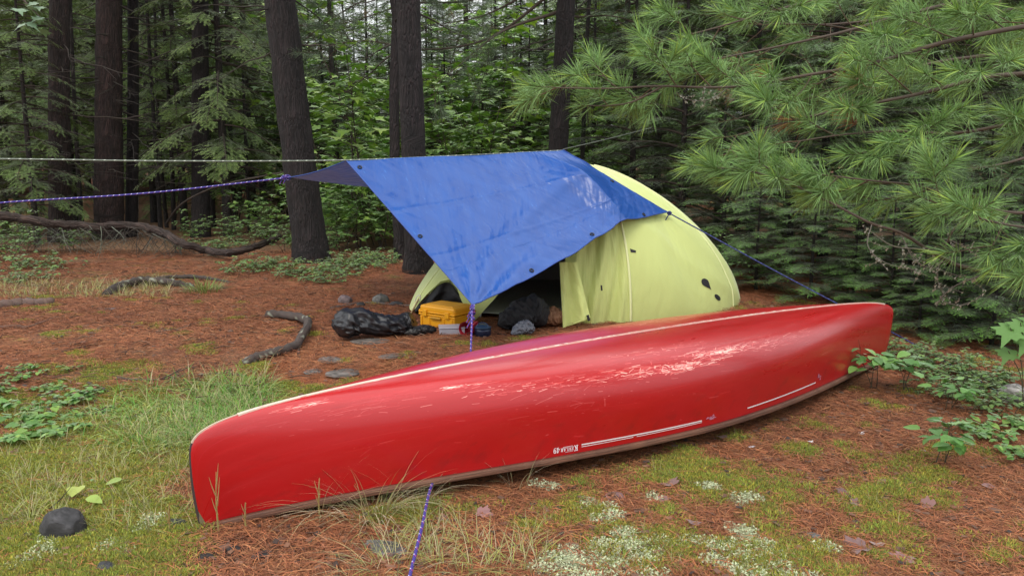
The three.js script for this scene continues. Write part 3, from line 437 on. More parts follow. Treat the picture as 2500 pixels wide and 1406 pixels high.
  // corner pole and cord at the left foot of the fly
  const stake = new Soup(); const s0 = onLand(990, 779), s1 = at(1016, 742, 7.15); stake.tube([s0.add(V3(0, -0.03, 0)), s1, at(1022, 730, 7.18)], 0.008, 7); part('corner_pole', loc(stake), new THREE.MeshStandardMaterial({ color: rgb(0.35, 0.24, 0.12), roughness: 0.7 }), tent, 'thin tan corner pole');
  const cord = new Soup(); cord.tube(spline([at(1012, 736, 7.14), at(1019, 722, 7.12), at(1026, 722, 7.12), at(1024, 734, 7.14)], 14), 0.004, 6); part('cord_loop', loc(cord), new THREE.MeshStandardMaterial({ color: rgb(0.7, 0.7, 0.66), roughness: 0.8 }), tent);
  // black mesh door bunched in the left arch
  const drape = new Soup(); const top = [at(1014, 752, 7.1), at(1040, 728, 7.13), at(1070, 696, 7.16), at(1092, 689, 7.16), at(1112, 706, 7.1), at(1150, 755, 7.0)], bot = [at(1016, 768, 7.1), at(1044, 770, 7.14), at(1060, 764, 7.18), at(1090, 752, 7.2), at(1120, 752, 7.14), at(1160, 772, 7.05)];
  const ct = new THREE.CatmullRomCurve3(top), cb = new THREE.CatmullRomCurve3(bot);
  drape.grid(50, 24, (u, v) => { const p = ct.getPoint(u).lerp(cb.getPoint(u), v); p.z += 0.02 * Math.sin(u * 16 + v * 5) + 0.03 * fbm(u * 4, v * 4, 9) + 0.05 * Math.sin(Math.PI * v); return p; });
  part('mesh_door', loc(drape), new THREE.MeshStandardMaterial({ color: rgb(0.009, 0.009, 0.011), roughness: 0.75, side: THREE.DoubleSide }), tent, 'bunched black inner door in the left opening');
}

// ---------------------------------------------------------------- camp gear
{
  // black plastic sack lying on the needles: lofted along a spine, pinched and crinkled
  const sack = (name, label, spine, rad, seed, pos, cat = 'bag', flat = 0.8, col = rgb(0.012, 0.012, 0.015), rough = 0.28, crk = 0.03) => {
    const c = new THREE.CatmullRomCurve3(spine), s = new Soup(); const NU = 90, NV = 44;
    s.grid(NU, NV, (i, j) => { const p = c.getPoint(i), t = c.getTangent(i), side = V3(t.z, 0, -t.x).normalize(), up = side.clone().cross(t).normalize(); if (up.y < 0) up.negate(); const a = (j % 1) * Math.PI * 2, r = table(rad, i), q = V3(Math.cos(a), Math.sin(a), i * 3 + seed); const rid = Math.abs(fbm(q.x * 1.2 + seed, q.y * 1.2 + i * 1.6, i * 5, 3)), fine = Math.abs(fbm(q.x * 2.4 + i * 2 + seed, q.y * 2.4, i * 9 + seed, 4)); const rr = r * (1 + (0.5 - rid * 2.4) * 0.4) + Math.min(1, r * 14) * crk * 1.3 * (0.3 - fine * 2); let sn = Math.sin(a); p.addScaledVector(side, Math.cos(a) * rr).addScaledVector(up, sn * rr * (sn < 0 ? 0.6 : flat)); const g = land(p.x, p.z); if (p.y < g + 0.004) p.y = g + 0.004; return p; });
    const g = s.build(); g.translate(-pos.x, -pos.y, -pos.z); return solo(name, g, new THREE.MeshPhysicalMaterial({ color: col, roughness: rough, side: THREE.DoubleSide }), label, cat, pos);
  };
  const up = (p, h) => { const q = p.clone(); q.y += h; return q; };
  const b0 = onLand(835, 838), b1 = onLand(880, 830), b2 = onLand(940, 822), b3 = onLand(1000, 815);
  sack('plastic_sack', 'crumpled shiny black plastic sack lying on pine needles left of the tent', [up(b0, 0.06).add(V3(-0.02, 0, 0)), up(b1, 0.13).add(V3(-0.06, 0, 0)), up(b2, 0.075), up(b3, 0.085), up(b3, 0.10).add(V3(0.03, 0, 0))], [[0, 0.02], [0.05, 0.09], [0.22, 0.14], [0.4, 0.1], [0.7, 0.085], [0.9, 0.1], [0.97, 0.085], [1, 0.02]], 3, b1.clone(), 'bag', 0.85, rgb(0.014, 0.014, 0.017), 0.36);
  const c0 = onLand(985, 822), c1 = onLand(1030, 817), c2 = onLand(1064, 813);
  sack('dark_strap', 'flat black strap bag trailing beside the yellow case', [up(c0, 0.03), up(c1, 0.035), up(c2, 0.03)], [[0, 0.008], [0.15, 0.05], [0.6, 0.06], [0.9, 0.04], [1, 0.006]], 8, c1.clone(), 'bag', 0.6, rgb(0.014, 0.013, 0.013), 0.5, 0.014);

  // yellow hard case
  const cc = onLand(1066, 802), box = thing('hard_case', 'yellow ribbed plastic hard case in the tent vestibule', 'case', cc);
  box.rotation.y = -0.62; box.scale.setScalar(0.86);
  const yel = new THREE.MeshStandardMaterial({ color: rgb(0.68, 0.31, 0.006), roughness: 0.45 });
  const add = (name, sx, sy, sz, x, y, z, mat = yel, rad = 0.012) => { const g = new RoundedBoxGeometry(sx, sy, sz, 3, Math.min(rad, sx / 2.2, sy / 2.2, sz / 2.2)); g.translate(x, y, z); return part(name, g, mat, box); };
  add('case_body', 0.44, 0.13, 0.32, 0, 0.068, -0.16, yel, 0.02); add('case_lid', 0.44, 0.072, 0.32, 0, 0.178, -0.16, yel, 0.025); add('lid_lip', 0.455, 0.016, 0.335, 0, 0.148, -0.16, yel, 0.006); add('body_lip', 0.455, 0.016, 0.335, 0, 0.124, -0.16, yel, 0.006); add('lid_panel', 0.34, 0.02, 0.24, 0, 0.21, -0.16, yel, 0.008);
  for (const x of [-0.14, 0.14]) { add('latch', 0.05, 0.06, 0.022, x, 0.14, 0.01, yel, 0.006); add('rib', 0.018, 0.10, 0.012, x - 0.05, 0.055, 0.003, yel, 0.004); add('rib', 0.018, 0.10, 0.012, x + 0.05, 0.055, 0.003, yel, 0.004); }
  for (const z of [-0.06, -0.26]) { add('rib', 0.012, 0.10, 0.02, -0.222, 0.055, z, yel, 0.004); add('latch', 0.02, 0.055, 0.045, -0.226, 0.14, z + 0.03, yel, 0.006); }
  add('handle', 0.13, 0.022, 0.02, 0, 0.10, 0.014, new THREE.MeshStandardMaterial({ color: rgb(0.4, 0.2, 0.01), roughness: 0.5 }), 0.008);

  // clear food box with lid
  const fp = onLand(1104, 819), fb = thing('food_box', 'low clear plastic box in front of the yellow case', 'container', fp); fb.rotation.y = 0.12;
  const clear = new THREE.MeshPhysicalMaterial({ color: rgb(0.5, 0.5, 0.58), roughness: 0.4, transmission: 0.4, thickness: 0 });
  for (const [n, w, h, l, y] of [['box_body', 0.2, 0.045, 0.13, 0.026], ['box_lid', 0.21, 0.014, 0.14, 0.058]]) { const g = new RoundedBoxGeometry(w, h, l, 3, 0.006); g.translate(0, y, -0.065); part(n, g, clear, fb); }
  // red mug on its side
  const mp = onLand(1140, 822), mug = thing('mug', 'red enamel mug lying on its side behind the rope', 'mug', mp); mug.position.y += 0.062; mug.rotation.set(0, -0.5, 0);
  const red = new THREE.MeshPhysicalMaterial({ color: rgb(0.30, 0.012, 0.03), roughness: 0.3, side: THREE.DoubleSide });
  { const g = new THREE.LatheGeometry([[0, 0], [0.05, 0], [0.056, 0.006], [0.058, 0.11], [0.061, 0.114], [0.056, 0.11], [0.053, 0.01], [0, 0.008]].map(([a, b]) => new THREE.Vector2(a, b)), 36); g.rotateX(Math.PI / 2); g.translate(0, 0, -0.09); part('cup', g, red, mug); const h = new THREE.TorusGeometry(0.032, 0.006, 8, 20, Math.PI * 1.1); h.rotateY(Math.PI / 2); h.rotateZ(-0.6); h.translate(0.05, 0.03, -0.04); part('handle', h, red, mug); }
  // dark blue pot with a lid
  const pp = onLand(1178, 822), pot = thing('pot', 'small dark blue pot with lid beside the red mug', 'pot', pp);
  const navy = new THREE.MeshStandardMaterial({ color: rgb(0.012, 0.02, 0.05), roughness: 0.35, metalness: 0.2 });
  { const g = new THREE.LatheGeometry([[0, 0.004], [0.05, 0.004], [0.064, 0.016], [0.068, 0.05], [0.064, 0.075], [0.0, 0.075]].map(([a, b]) => new THREE.Vector2(a, b)), 36); part('pot_body', g, navy, pot); const l = new THREE.LatheGeometry([[0, 0.1], [0.03, 0.097], [0.06, 0.084], [0.07, 0.078], [0.068, 0.074], [0, 0.074]].map(([a, b]) => new THREE.Vector2(a, b)), 36); part('pot_lid', l, new THREE.MeshStandardMaterial({ color: rgb(0.03, 0.055, 0.1), roughness: 0.3 }), pot); const t = new THREE.TorusGeometry(0.05, 0.004, 8, 30, Math.PI); t.rotateX(-0.5); t.translate(0, 0.07, 0.03); part('bail', t, new THREE.MeshStandardMaterial({ color: rgb(0.05, 0.1, 0.2), roughness: 0.4, metalness: 0.5 }), pot); }
  // bundles in the doorway
  const q0 = onLand(1215, 815), q1 = onLand(1260, 815), q2 = onLand(1305, 812);
  sack('backpack', 'dark slumped backpack filling the tent doorway', [up(q0, 0.05).add(V3(0.0, 0, -0.1)), up(q1, 0.09).add(V3(0, 0, -0.14)), up(q2, 0.11).add(V3(-0.01, 0, -0.14)), up(q2, 0.05).add(V3(0.1, 0, -0.1))], [[0, 0.01], [0.1, 0.07], [0.4, 0.12], [0.65, 0.14], [0.9, 0.08], [1, 0.01]], 15, q1.clone(), 'backpack', 1.1, rgb(0.006, 0.006, 0.008), 0.75, 0.03);
  const t0 = onLand(1326, 806), t1 = onLand(1352, 804), t2 = onLand(1372, 803);
  sack('stuff_sack', 'rounded tan stuff sack at the right of the doorway', [up(t0, 0.07).add(V3(-0.02, 0, -0.1)), up(t1, 0.075).add(V3(0, 0, -0.08)), up(t2, 0.06).add(V3(0, 0, -0.1))], [[0, 0.03], [0.15, 0.075], [0.5, 0.09], [0.85, 0.07], [1, 0.012]], 21, t1.clone(), 'bag', 1, rgb(0.16, 0.075, 0.035), 0.75, 0.006);
  const f0 = onLand(1248, 822), f1 = onLand(1276, 818), f2 = onLand(1300, 815);
  sack('foil_bag', 'crumpled grey silvery bag by the canoe in the doorway', [up(f0, 0.02), up(f1, 0.05), up(f2, 0.04)], [[0, 0.008], [0.3, 0.05], [0.7, 0.065], [0.95, 0.04], [1, 0.006]], 33, f1.clone(), 'bag', 0.9, rgb(0.13, 0.14, 0.17), 0.3, 0.03);
}

// ---------------------------------------------------------------- forest: builders
const G3 = (a, b, c) => rgb(a, b, c);
function jitter(c, r, amt = 0.25) { const k = 1 + (r() - 0.5) * 2 * amt; return rgb(c.r * k * (1 + (r() - 0.5) * 0.15), c.g * k, c.b * k * (1 + (r() - 0.5) * 0.15)); }
// bark trunk from the foot (0,0,0) to top, with a root flare
function trunkGeo(top, r0, r1, flare, seed, col, seg = 18, n = 70, path = null) {
  const R = rand(seed), pts = [], bend = V3((R() - 0.5) * 0.007, 0, (R() - 0.5) * 0.02).multiplyScalar(top.y);
  for (let k = 0; k <= n; k++) { const t = (k / n) ** 1.5; const p = top.clone().multiplyScalar(t).addScaledVector(bend, Math.sin(t * 3.1 * 2)); p.y -= 0.12 * (1 - t) ** 8; if (path) p.x += table(path, p.y); pts.push(p); }
  const s = new Soup(); const h = top.y;
  s.tube(pts, (u) => { const y = (u ** 1.5) * h; return lerp(r0, r1, u ** 1.5) * (1 + flare * Math.exp(-y / 0.22)); }, seg, (u, a) => jitter(col, R, 0.12), 0.16);
  return s.build();
}
// bare dead side branches up a trunk
function deadTwigs(top, r0, y0, y1, count, len, seed, col) {
  const R = rand(seed), s = new Soup();
  for (let k = 0; k < count; k++) {
    const y = lerp(y0, y1, R()), t = y / top.y, b = top.clone().multiplyScalar(t), a = R() * 6.283, l = len * (0.35 + R() * 0.8), dir = V3(Math.cos(a), 0.1 - R() * 0.5, Math.sin(a)), side = V3(-Math.sin(a), 0, Math.cos(a)), c = jitter(col, R, 0.3);
    const pts = [b.clone().addScaledVector(V3(Math.cos(a), 0, Math.sin(a)), r0 * (1 - t) * 0.9)]; let p = pts[0].clone();
    for (let m = 1; m <= 5; m++) { p = p.clone().addScaledVector(dir, l / 5).addScaledVector(side, (R() - 0.5) * 0.09 * l).add(V3(0, (R() - 0.6) * 0.06 * l, 0)); pts.push(p); }
    s.tube(pts, (u) => 0.013 * (1 - u * 0.85), 4, c, 0, false);
    for (let m = 1; m <= 5; m++) if (R() < 0.8) { const q = pts[m], d2 = dir.clone().addScaledVector(side, (R() < 0.5 ? -1 : 1) * (0.6 + R())).add(V3(0, (R() - 0.7) * 0.6, 0)).normalize(), l2 = l * (0.15 + 0.3 * R()); s.tube([q, q.clone().addScaledVector(d2, l2 * 0.5).add(V3(0, 0.03 * (R() - 0.5), 0)), q.clone().addScaledVector(d2, l2).add(V3(0, -0.05 * l2, 0))], (u) => 0.005 * (1 - u * 0.7), 3, c, 0, false); }
  }
  return s.build();
}
// flat feathery spray of short needles along a twig
function feather(s, p0, dir, up, len, leafL, leafW, col, tip, R, gap = 0.03) {
  const side = dir.clone().cross(up).normalize(), n = Math.max(2, Math.round(len / gap)), q = V3(), e = V3();
  for (let k = 0; k < n; k++) {
    const t = (k + 0.5) / n, p = p0.clone().addScaledVector(dir, len * t).addScaledVector(up, -0.12 * len * t * t), l = leafL * (1.1 - 0.55 * t) * (0.75 + 0.5 * R());
    for (const sg of [-1, 1]) {
      e.copy(dir).multiplyScalar(0.62 + 0.3 * R()).addScaledVector(side, sg * (0.75 + 0.3 * R())).addScaledVector(up, (R() - 0.55) * 0.5).normalize();
      q.copy(dir).multiplyScalar(leafW * 0.5);
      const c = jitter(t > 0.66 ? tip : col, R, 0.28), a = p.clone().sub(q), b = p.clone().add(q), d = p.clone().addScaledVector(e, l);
      const k0 = s.vv(a, c); s.vv(b, c); s.vv(d, c); s.i.push(k0, k0 + 1, k0 + 2);
    }
  }
}
// a conifer: returns geometries in the tree's own axes, foot at the origin
function makeConifer(o) {
  const R = rand(o.seed), fol = new Soup(), limb = new Soup();
  const trunk = trunkGeo(V3((R() - 0.5) * 0.2, o.H, (R() - 0.5) * 0.2), o.r, 0.01, 0.25, o.seed + 3, o.bark, 10, 30);
  let az = R() * 6;
  for (let k = 0; k < o.n; k++) {
    const f = (k + 0.5) / o.n, y = lerp(o.y0, o.H * 0.985, f ** 0.9), reach = o.R * Math.pow(1 - y / (o.H * 1.04), 0.75) * (0.55 + 0.6 * R()) + 0.12; az += 2.4 + (R() - 0.5) * 0.9;
    const a = V3(Math.cos(az), 0, Math.sin(az)), pts = []; const rise = o.rise + (R() - 0.5) * 0.25;
    for (let m = 0; m <= 6; m++) { const t = m / 6; pts.push(V3(a.x * reach * t, y + reach * (rise * t - o.droop * t * t), a.z * reach * t)); }
    limb.tube(pts, (u) => (0.004 + 0.012 * reach) * (1 - u * 0.85), 4, o.twigCol, 0, false);
    const nt = Math.max(4, Math.round(reach / o.gap));
    for (let m = 0; m < nt; m++) {
      const t = lerp(o.bareIn, 1, (m + 0.5) / nt), x = t * 6, i = Math.min(5, Math.floor(x)), p = pts[i].clone().lerp(pts[i + 1], x - i), dir = pts[i + 1].clone().sub(pts[i]).normalize();
      const up = V3(0, 1, 0).addScaledVector(dir, -dir.y).normalize(), side = dir.clone().cross(up).normalize();
      for (const sg of [-1, 1]) {
        if (R() > o.full) continue;
        const l = (0.12 + 0.42 * reach * (1 - t) * (t < 0.3 ? t / 0.3 : 1)) * (0.7 + 0.6 * R());
        const d2 = dir.clone().multiplyScalar(0.75).addScaledVector(side, sg * (0.7 + 0.4 * R())).addScaledVector(up, (R() - 0.5) * 0.35 - o.hang).normalize(), u2 = up.clone().addScaledVector(side, (R() - 0.5) * 0.8).addScaledVector(d2, -up.dot(d2)).normalize();
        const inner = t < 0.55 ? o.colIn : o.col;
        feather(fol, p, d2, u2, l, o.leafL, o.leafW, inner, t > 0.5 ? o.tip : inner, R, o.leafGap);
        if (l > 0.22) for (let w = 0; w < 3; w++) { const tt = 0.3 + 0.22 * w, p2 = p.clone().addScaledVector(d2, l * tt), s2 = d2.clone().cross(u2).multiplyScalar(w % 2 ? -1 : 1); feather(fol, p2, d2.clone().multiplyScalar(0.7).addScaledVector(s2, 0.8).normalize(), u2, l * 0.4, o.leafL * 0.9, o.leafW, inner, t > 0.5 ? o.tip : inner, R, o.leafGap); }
      }
    }
    feather(fol, pts[5], pts[6].clone().sub(pts[5]).normalize(), V3(0, 1, 0), reach / 6 + 0.1, o.leafL, o.leafW, o.col, o.tip, R, o.leafGap);
  }
  return { trunk, limbs: limb.build(), foliage: fol.build() };
}
const wet = rgb(0.036, 0.025, 0.026), grey = rgb(0.17, 0.15, 0.13);
const BASEC = { bark: rgb(0.06, 0.048, 0.043), twigCol: rgb(0.045, 0.032, 0.025), rise: 0.15, droop: 0.35, gap: 0.085, bareIn: 0.18, full: 0.9, hang: 0.08, leafL: 0.052, leafW: 0.015, leafGap: 0.025 };
const protos = {
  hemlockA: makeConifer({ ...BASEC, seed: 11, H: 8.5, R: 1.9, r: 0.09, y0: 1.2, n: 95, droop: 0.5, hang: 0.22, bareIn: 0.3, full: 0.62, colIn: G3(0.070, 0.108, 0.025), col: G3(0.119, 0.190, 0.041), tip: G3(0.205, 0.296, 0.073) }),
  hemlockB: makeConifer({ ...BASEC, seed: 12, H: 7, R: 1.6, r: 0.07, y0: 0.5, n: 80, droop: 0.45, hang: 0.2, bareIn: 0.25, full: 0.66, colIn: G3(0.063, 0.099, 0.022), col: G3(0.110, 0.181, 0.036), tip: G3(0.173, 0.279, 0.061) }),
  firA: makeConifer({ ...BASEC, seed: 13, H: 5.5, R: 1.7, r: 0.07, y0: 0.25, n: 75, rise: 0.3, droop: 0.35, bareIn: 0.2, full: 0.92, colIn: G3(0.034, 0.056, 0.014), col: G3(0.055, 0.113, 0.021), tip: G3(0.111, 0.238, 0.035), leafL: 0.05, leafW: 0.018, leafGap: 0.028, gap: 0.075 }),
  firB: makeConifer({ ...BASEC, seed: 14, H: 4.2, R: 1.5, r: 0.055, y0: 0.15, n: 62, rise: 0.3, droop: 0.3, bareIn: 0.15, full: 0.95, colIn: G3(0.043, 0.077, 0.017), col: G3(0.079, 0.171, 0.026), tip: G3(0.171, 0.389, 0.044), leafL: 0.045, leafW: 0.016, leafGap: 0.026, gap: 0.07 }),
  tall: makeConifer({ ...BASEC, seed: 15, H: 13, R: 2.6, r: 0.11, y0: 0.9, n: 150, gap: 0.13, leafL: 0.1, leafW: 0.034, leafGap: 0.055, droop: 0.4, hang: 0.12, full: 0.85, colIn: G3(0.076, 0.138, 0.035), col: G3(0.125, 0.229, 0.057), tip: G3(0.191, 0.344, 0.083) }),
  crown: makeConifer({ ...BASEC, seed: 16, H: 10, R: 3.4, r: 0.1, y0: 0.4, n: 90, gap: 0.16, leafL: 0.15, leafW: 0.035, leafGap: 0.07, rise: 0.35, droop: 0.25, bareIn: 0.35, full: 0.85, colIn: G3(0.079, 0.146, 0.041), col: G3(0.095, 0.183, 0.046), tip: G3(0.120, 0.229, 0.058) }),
};
function plantConifer(kind, x, z, turn, sc, label, group, name) {
  const P = protos[kind], t = thing(name, label, 'tree', V3(x, land(x, z) - 0.04, z), group);
  t.rotation.y = turn; t.scale.set(sc[0], sc[1], sc[0]);
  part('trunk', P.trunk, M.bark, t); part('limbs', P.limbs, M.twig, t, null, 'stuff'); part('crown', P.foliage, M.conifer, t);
  return t;
}
// place by heading: picture column and distance
const col = (px, d) => V3((px - 1250) / FOCAL * d / Math.cos(PITCH) * 0.995, 0, -d);

const TREES = {};
// ---------------------------------------------------------------- the big trunks of the campsite
function bigTree(name, label, foot, topPt, r0, flare, seed, opt = {}) {
  const t = thing(name, label, 'tree', foot, opt.group), dir = topPt.clone().sub(foot), top = dir.clone().multiplyScalar((opt.H ?? 15) / dir.y);
  part('trunk', trunkGeo(top, r0, r0 * 0.45, flare, seed, opt.col ?? wet, 26, 110, opt.path), M.bark, t, opt.barkLabel);
  if (opt.twigs) part('bare_twigs', deadTwigs(top, r0, opt.ty0 ?? 1.2, opt.ty1 ?? 6, opt.twigs, opt.tl ?? 1.1, seed + 1, opt.twigCol ?? rgb(0.05, 0.042, 0.036)), M.twig, t, null, 'stuff');
  if (opt.crown !== 0) { const c = part('crown', protos.crown.foliage, M.conifer, t); c.position.copy(top).multiplyScalar(0.5); c.rotation.y = seed; c.scale.setScalar(opt.crown ?? 1); }
  return t;
}
{
  const footAt = (px, d) => { const c = col(px, d); c.y = land(c.x, c.z); return c; };
  const F = {}; for (const k in TRUNKS) F[k] = onLand(TRUNKS[k].px, TRUNKS[k].py);
  bigTree('pine_tree', 'thick dark pine trunk leaning left behind the low tarp corner', F.leaning, at(694, 0, -F.leaning.z + 0.1), 0.225, 0.3, 101, { crown: 0.7, twigs: 12, ty0: 2.6 });
  bigTree('young_tree', 'thin crooked trunk growing close against the thicker pine above the tarp', F.twinThin, at(960, 0, -F.twinThin.z + 0.1), 0.075, 0.2, 102, { H: 9, crown: 0.5, twigs: 8, ty0: 2.2, path: [[0, 0], [1.2, -0.05], [2.4, -0.03], [3.2, 0.03], [3.8, -0.04], [4.6, -0.2], [9, -0.9]] });
  bigTree('pine_tree', 'straight dark pine trunk rising behind the middle of the tarp', F.twin, at(1004, 0, -F.twin.z), 0.148, 0.55, 103, { crown: 0.7, twigs: 14, ty0: 2.4 });
  const tt = footAt(1345, 12.2); TREES.peak = bigTree('pine_tree', 'dark pine trunk rising behind the peak of the blue tarp', tt, at(1372, 0, 12.2), 0.155, 0.3, 104, { crown: 0.7, twigs: 22, ty0: 2.4, ty1: 5 });
  bigTree('pine_tree', 'broad reddish brown pine trunk deep in the woods left of the leaning pine', footAt(268, 14.8), at(266, 0, 14.8), 0.25, 0.25, 105, { col: rgb(0.085, 0.05, 0.045), twigs: 34, ty0: 1.2, tl: 1.5 });
  bigTree('pine_tree', 'dim brown trunk nearest the left edge behind the fallen log', footAt(150, 14.2), at(152, 0, 14.2), 0.185, 0.25, 106, { col: rgb(0.075, 0.05, 0.045), twigs: 36, ty0: 1, tl: 1.5 });
  bigTree('pine_tree', 'slim dark trunk close right of the broad reddish one', footAt(322, 15.2), at(314, 0, 15.2), 0.11, 0.25, 107, { crown: 0.7, twigs: 34, tl: 1.4 });
  bigTree('pine_tree', 'dark mottled trunk midway between the reddish and the leaning pines', footAt(492, 15), at(486, 0, 15), 0.165, 0.3, 108, { crown: 0.8, twigs: 44, ty0: 1, tl: 1.5 });
  bigTree('birch_tree', 'slender pale birch stem glimpsed behind the slim dark trunk', footAt(336, 20), at(334, 0, 20), 0.07, 0.1, 109, { col: rgb(0.75, 0.75, 0.72), crown: 0.4, H: 10 });
  // thin pole stems in the gloom
  [[205, 16, 0.045, 'thin dark pole stem between the two brown trunks at far left'], [396, 15.6, 0.042, 'first of three thin stems left of the mottled trunk'], [412, 17, 0.04, 'second of three thin stems left of the mottled trunk'], [428, 16.4, 0.045, 'third thin stem, closest to the mottled trunk'], [526, 17, 0.05, 'thin stem just right of the mottled trunk'], [580, 18, 0.06, 'thin stem in shade midway to the leaning pine'], [612, 16, 0.035, 'very thin stem beside the leaning pine'], [838, 16.5, 0.06, 'thin stem showing just right of the leaning pine'], [1415, 14, 0.045, 'thin stem just right of the trunk behind the tarp peak'], [60, 16, 0.05, 'thin stem at the far left edge']].forEach(([px, d, r, label], i) => {
    const f = footAt(px, d), R = rand(300 + i); bigTree('pole_sapling', label, f, f.clone().add(V3((R() - 0.5) * 0.3, 6, (R() - 0.5) * 0.3)), r, 0.15, 200 + i, { H: 8, crown: 0, twigs: 34, ty0: 0.5, ty1: 6, tl: 1.0, col: rgb(0.06, 0.05, 0.045), group: 'thin stems in the woods' });
  });
}

// ---------------------------------------------------------------- understory and backdrop conifers
{
  const R = rand(500);
  const put = (kind, px, d, sc, label, group, name) => { const c = col(px, d); plantConifer(kind, c.x, c.z, R() * 6.28, [sc * (0.9 + 0.2 * R()), sc * (0.92 + 0.16 * R())], label, group, name); };
  // left: hemlocks with drooping sprays; the far ones look alike
  const g1 = 'hemlocks in the left woods', L1 = 'dim hemlock deep in the gloom between the left trunks';
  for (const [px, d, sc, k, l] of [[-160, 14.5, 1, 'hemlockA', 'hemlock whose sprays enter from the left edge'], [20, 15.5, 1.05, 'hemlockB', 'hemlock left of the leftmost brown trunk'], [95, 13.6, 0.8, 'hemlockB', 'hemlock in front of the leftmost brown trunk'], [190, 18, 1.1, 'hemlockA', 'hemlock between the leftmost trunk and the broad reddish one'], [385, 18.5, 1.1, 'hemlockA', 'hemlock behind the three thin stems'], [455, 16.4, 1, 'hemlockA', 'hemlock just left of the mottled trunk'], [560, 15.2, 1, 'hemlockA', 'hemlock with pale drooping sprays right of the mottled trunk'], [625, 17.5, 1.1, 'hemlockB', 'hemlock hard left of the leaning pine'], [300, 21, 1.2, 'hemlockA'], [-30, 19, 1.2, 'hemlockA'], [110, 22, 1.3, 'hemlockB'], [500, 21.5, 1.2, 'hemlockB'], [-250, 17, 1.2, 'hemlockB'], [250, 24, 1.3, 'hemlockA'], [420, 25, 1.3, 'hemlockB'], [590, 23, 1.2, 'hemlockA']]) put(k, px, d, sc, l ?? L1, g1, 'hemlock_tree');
  // centre: lighter, farther
  const L2 = 'hazy conifer far behind the tarp between the dark pine trunks', g2 = 'hazy conifers behind the tarp';
  for (const [px, d, sc, k] of [[690, 22, 1, 'hemlockA'], [750, 19, 0.9, 'firA'], [800, 20, 0.95, 'firA'], [860, 23, 1, 'hemlockB'], [905, 22, 1, 'hemlockB'], [960, 20, 0.8, 'firA'], [1060, 21, 0.95, 'firA'], [1090, 19, 0.85, 'firA'], [1150, 22, 1.0, 'hemlockB'], [1180, 17.5, 0.75, 'firB'], [1230, 20, 0.95, 'firA'], [1290, 18.5, 0.9, 'firA'], [1400, 19, 1, 'firA'], [1440, 17, 0.9, 'hemlockB'], [1140, 27, 1.1, 'hemlockA'], [985, 29, 1.1, 'hemlockA'], [1330, 27, 1.1, 'hemlockB'], [720, 27, 1.2, 'hemlockB'], [830, 26, 1.05, 'hemlockA'], [1050, 25, 1, 'hemlockB'], [1210, 25, 1.05, 'hemlockA'], [930, 26, 1, 'hemlockB'], [1270, 24, 1.05, 'hemlockB'], [1390, 24, 1.15, 'hemlockA'], [650, 25, 1.2, 'hemlockA']]) put(k, px, d, sc, L2, g2, 'far_conifer');
  // right: dense young firs behind the canoe stern
  const g3 = 'young firs right of the tent', L3 = 'shadowy conifer at the back of the thicket right of the tent';
  for (const [px, d, sc, k, l] of [[1540, 13, 1, 'firA', 'young fir right of the trunk behind the tarp peak'], [1660, 11.5, 0.9, 'firA', 'young fir rising just behind the top of the tent'], [1760, 10.2, 0.62, 'firB', 'small bright tipped fir at the right shoulder of the tent'], [1830, 12.6, 1.1, 'firA', 'dark fir behind the small one at the tent shoulder'], [1930, 9.6, 0.7, 'firB', 'bright tipped fir above the middle of the dark blue rope'], [2010, 11, 1, 'firA', 'dark fir behind the foremost drooping pine twig'], [2120, 9.2, 0.75, 'firB', 'bright tipped fir right above the canoe stern'], [2250, 10.5, 1, 'firA', 'dark fir behind the dead lichened twigs'], [2330, 8.6, 0.7, 'firB', 'young fir right of the canoe stern below the dead twigs'], [2460, 9.6, 0.95, 'firA', 'dark fir near the right edge under the boughs'], [2560, 8.2, 0.8, 'firB', 'young fir cut by the right edge'], [2680, 9.4, 1.1, 'firA'], [1850, 8.5, 0.34, 'firB', 'knee high fir beside the right foot of the tent'], [1985, 8.0, 0.38, 'firB', 'knee high fir just behind the canoe stern third'], [2090, 7.9, 0.3, 'firB', 'smallest fir behind the canoe stern'], [2220, 7.7, 0.42, 'firB', 'low spreading fir immediately right of the canoe stern'], [2310, 7.3, 0.36, 'firB', 'low fir on the bank above the rope tail'], [2400, 7.4, 0.5, 'firB', 'low fir on the bank behind the maple seedling'], [2490, 7.0, 0.45, 'firB', 'low fir on the bank at the right edge'], [2260, 6.9, 0.26, 'firB', 'tiny fir nearest the canoe stern on the bank'], [2350, 6.7, 0.3, 'firB', 'tiny fir beside the rope tail'], [2440, 6.5, 0.32, 'firB', 'tiny fir left of the maple seedling'], [2180, 7.4, 0.3, 'firB', 'small fir peeping over the tip of the canoe stern'], [1600, 16, 1.2, 'hemlockB'], [1750, 15, 1.3, 'hemlockB'], [1920, 14.5, 1.25, 'hemlockA'], [2100, 14, 1.2, 'hemlockB'], [2300, 13.5, 1.3, 'hemlockA'], [2500, 13, 1.3, 'hemlockB'], [2750, 12.5, 1.3, 'hemlockA'], [1520, 19, 1.3, 'hemlockA'], [1660, 20, 1.3, 'hemlockB'], [1820, 19, 1.3, 'hemlockA'], [2000, 18, 1.3, 'hemlockB'], [2200, 18, 1.3, 'hemlockA']]) put(k, px, d, sc, l ?? L3, g3, 'fir_tree');
  // backdrop rows that close the view
  const L4 = 'tall conifer in the dense backdrop of the forest', g4 = 'tall backdrop conifers';
  for (let k = 0; k < 110; k++) { const row = k % 3, d = 26 + row * 6 + R() * 4, px = -420 + (k + R() * 0.6) / 110 * 3350, centre = Math.exp(-(((px - 1000) / 330) ** 2)); put('tall', px, d + centre * 6, (0.95 + 0.3 * R()) * (1 - 0.42 * centre), L4, g4, 'backdrop_conifer'); }
}

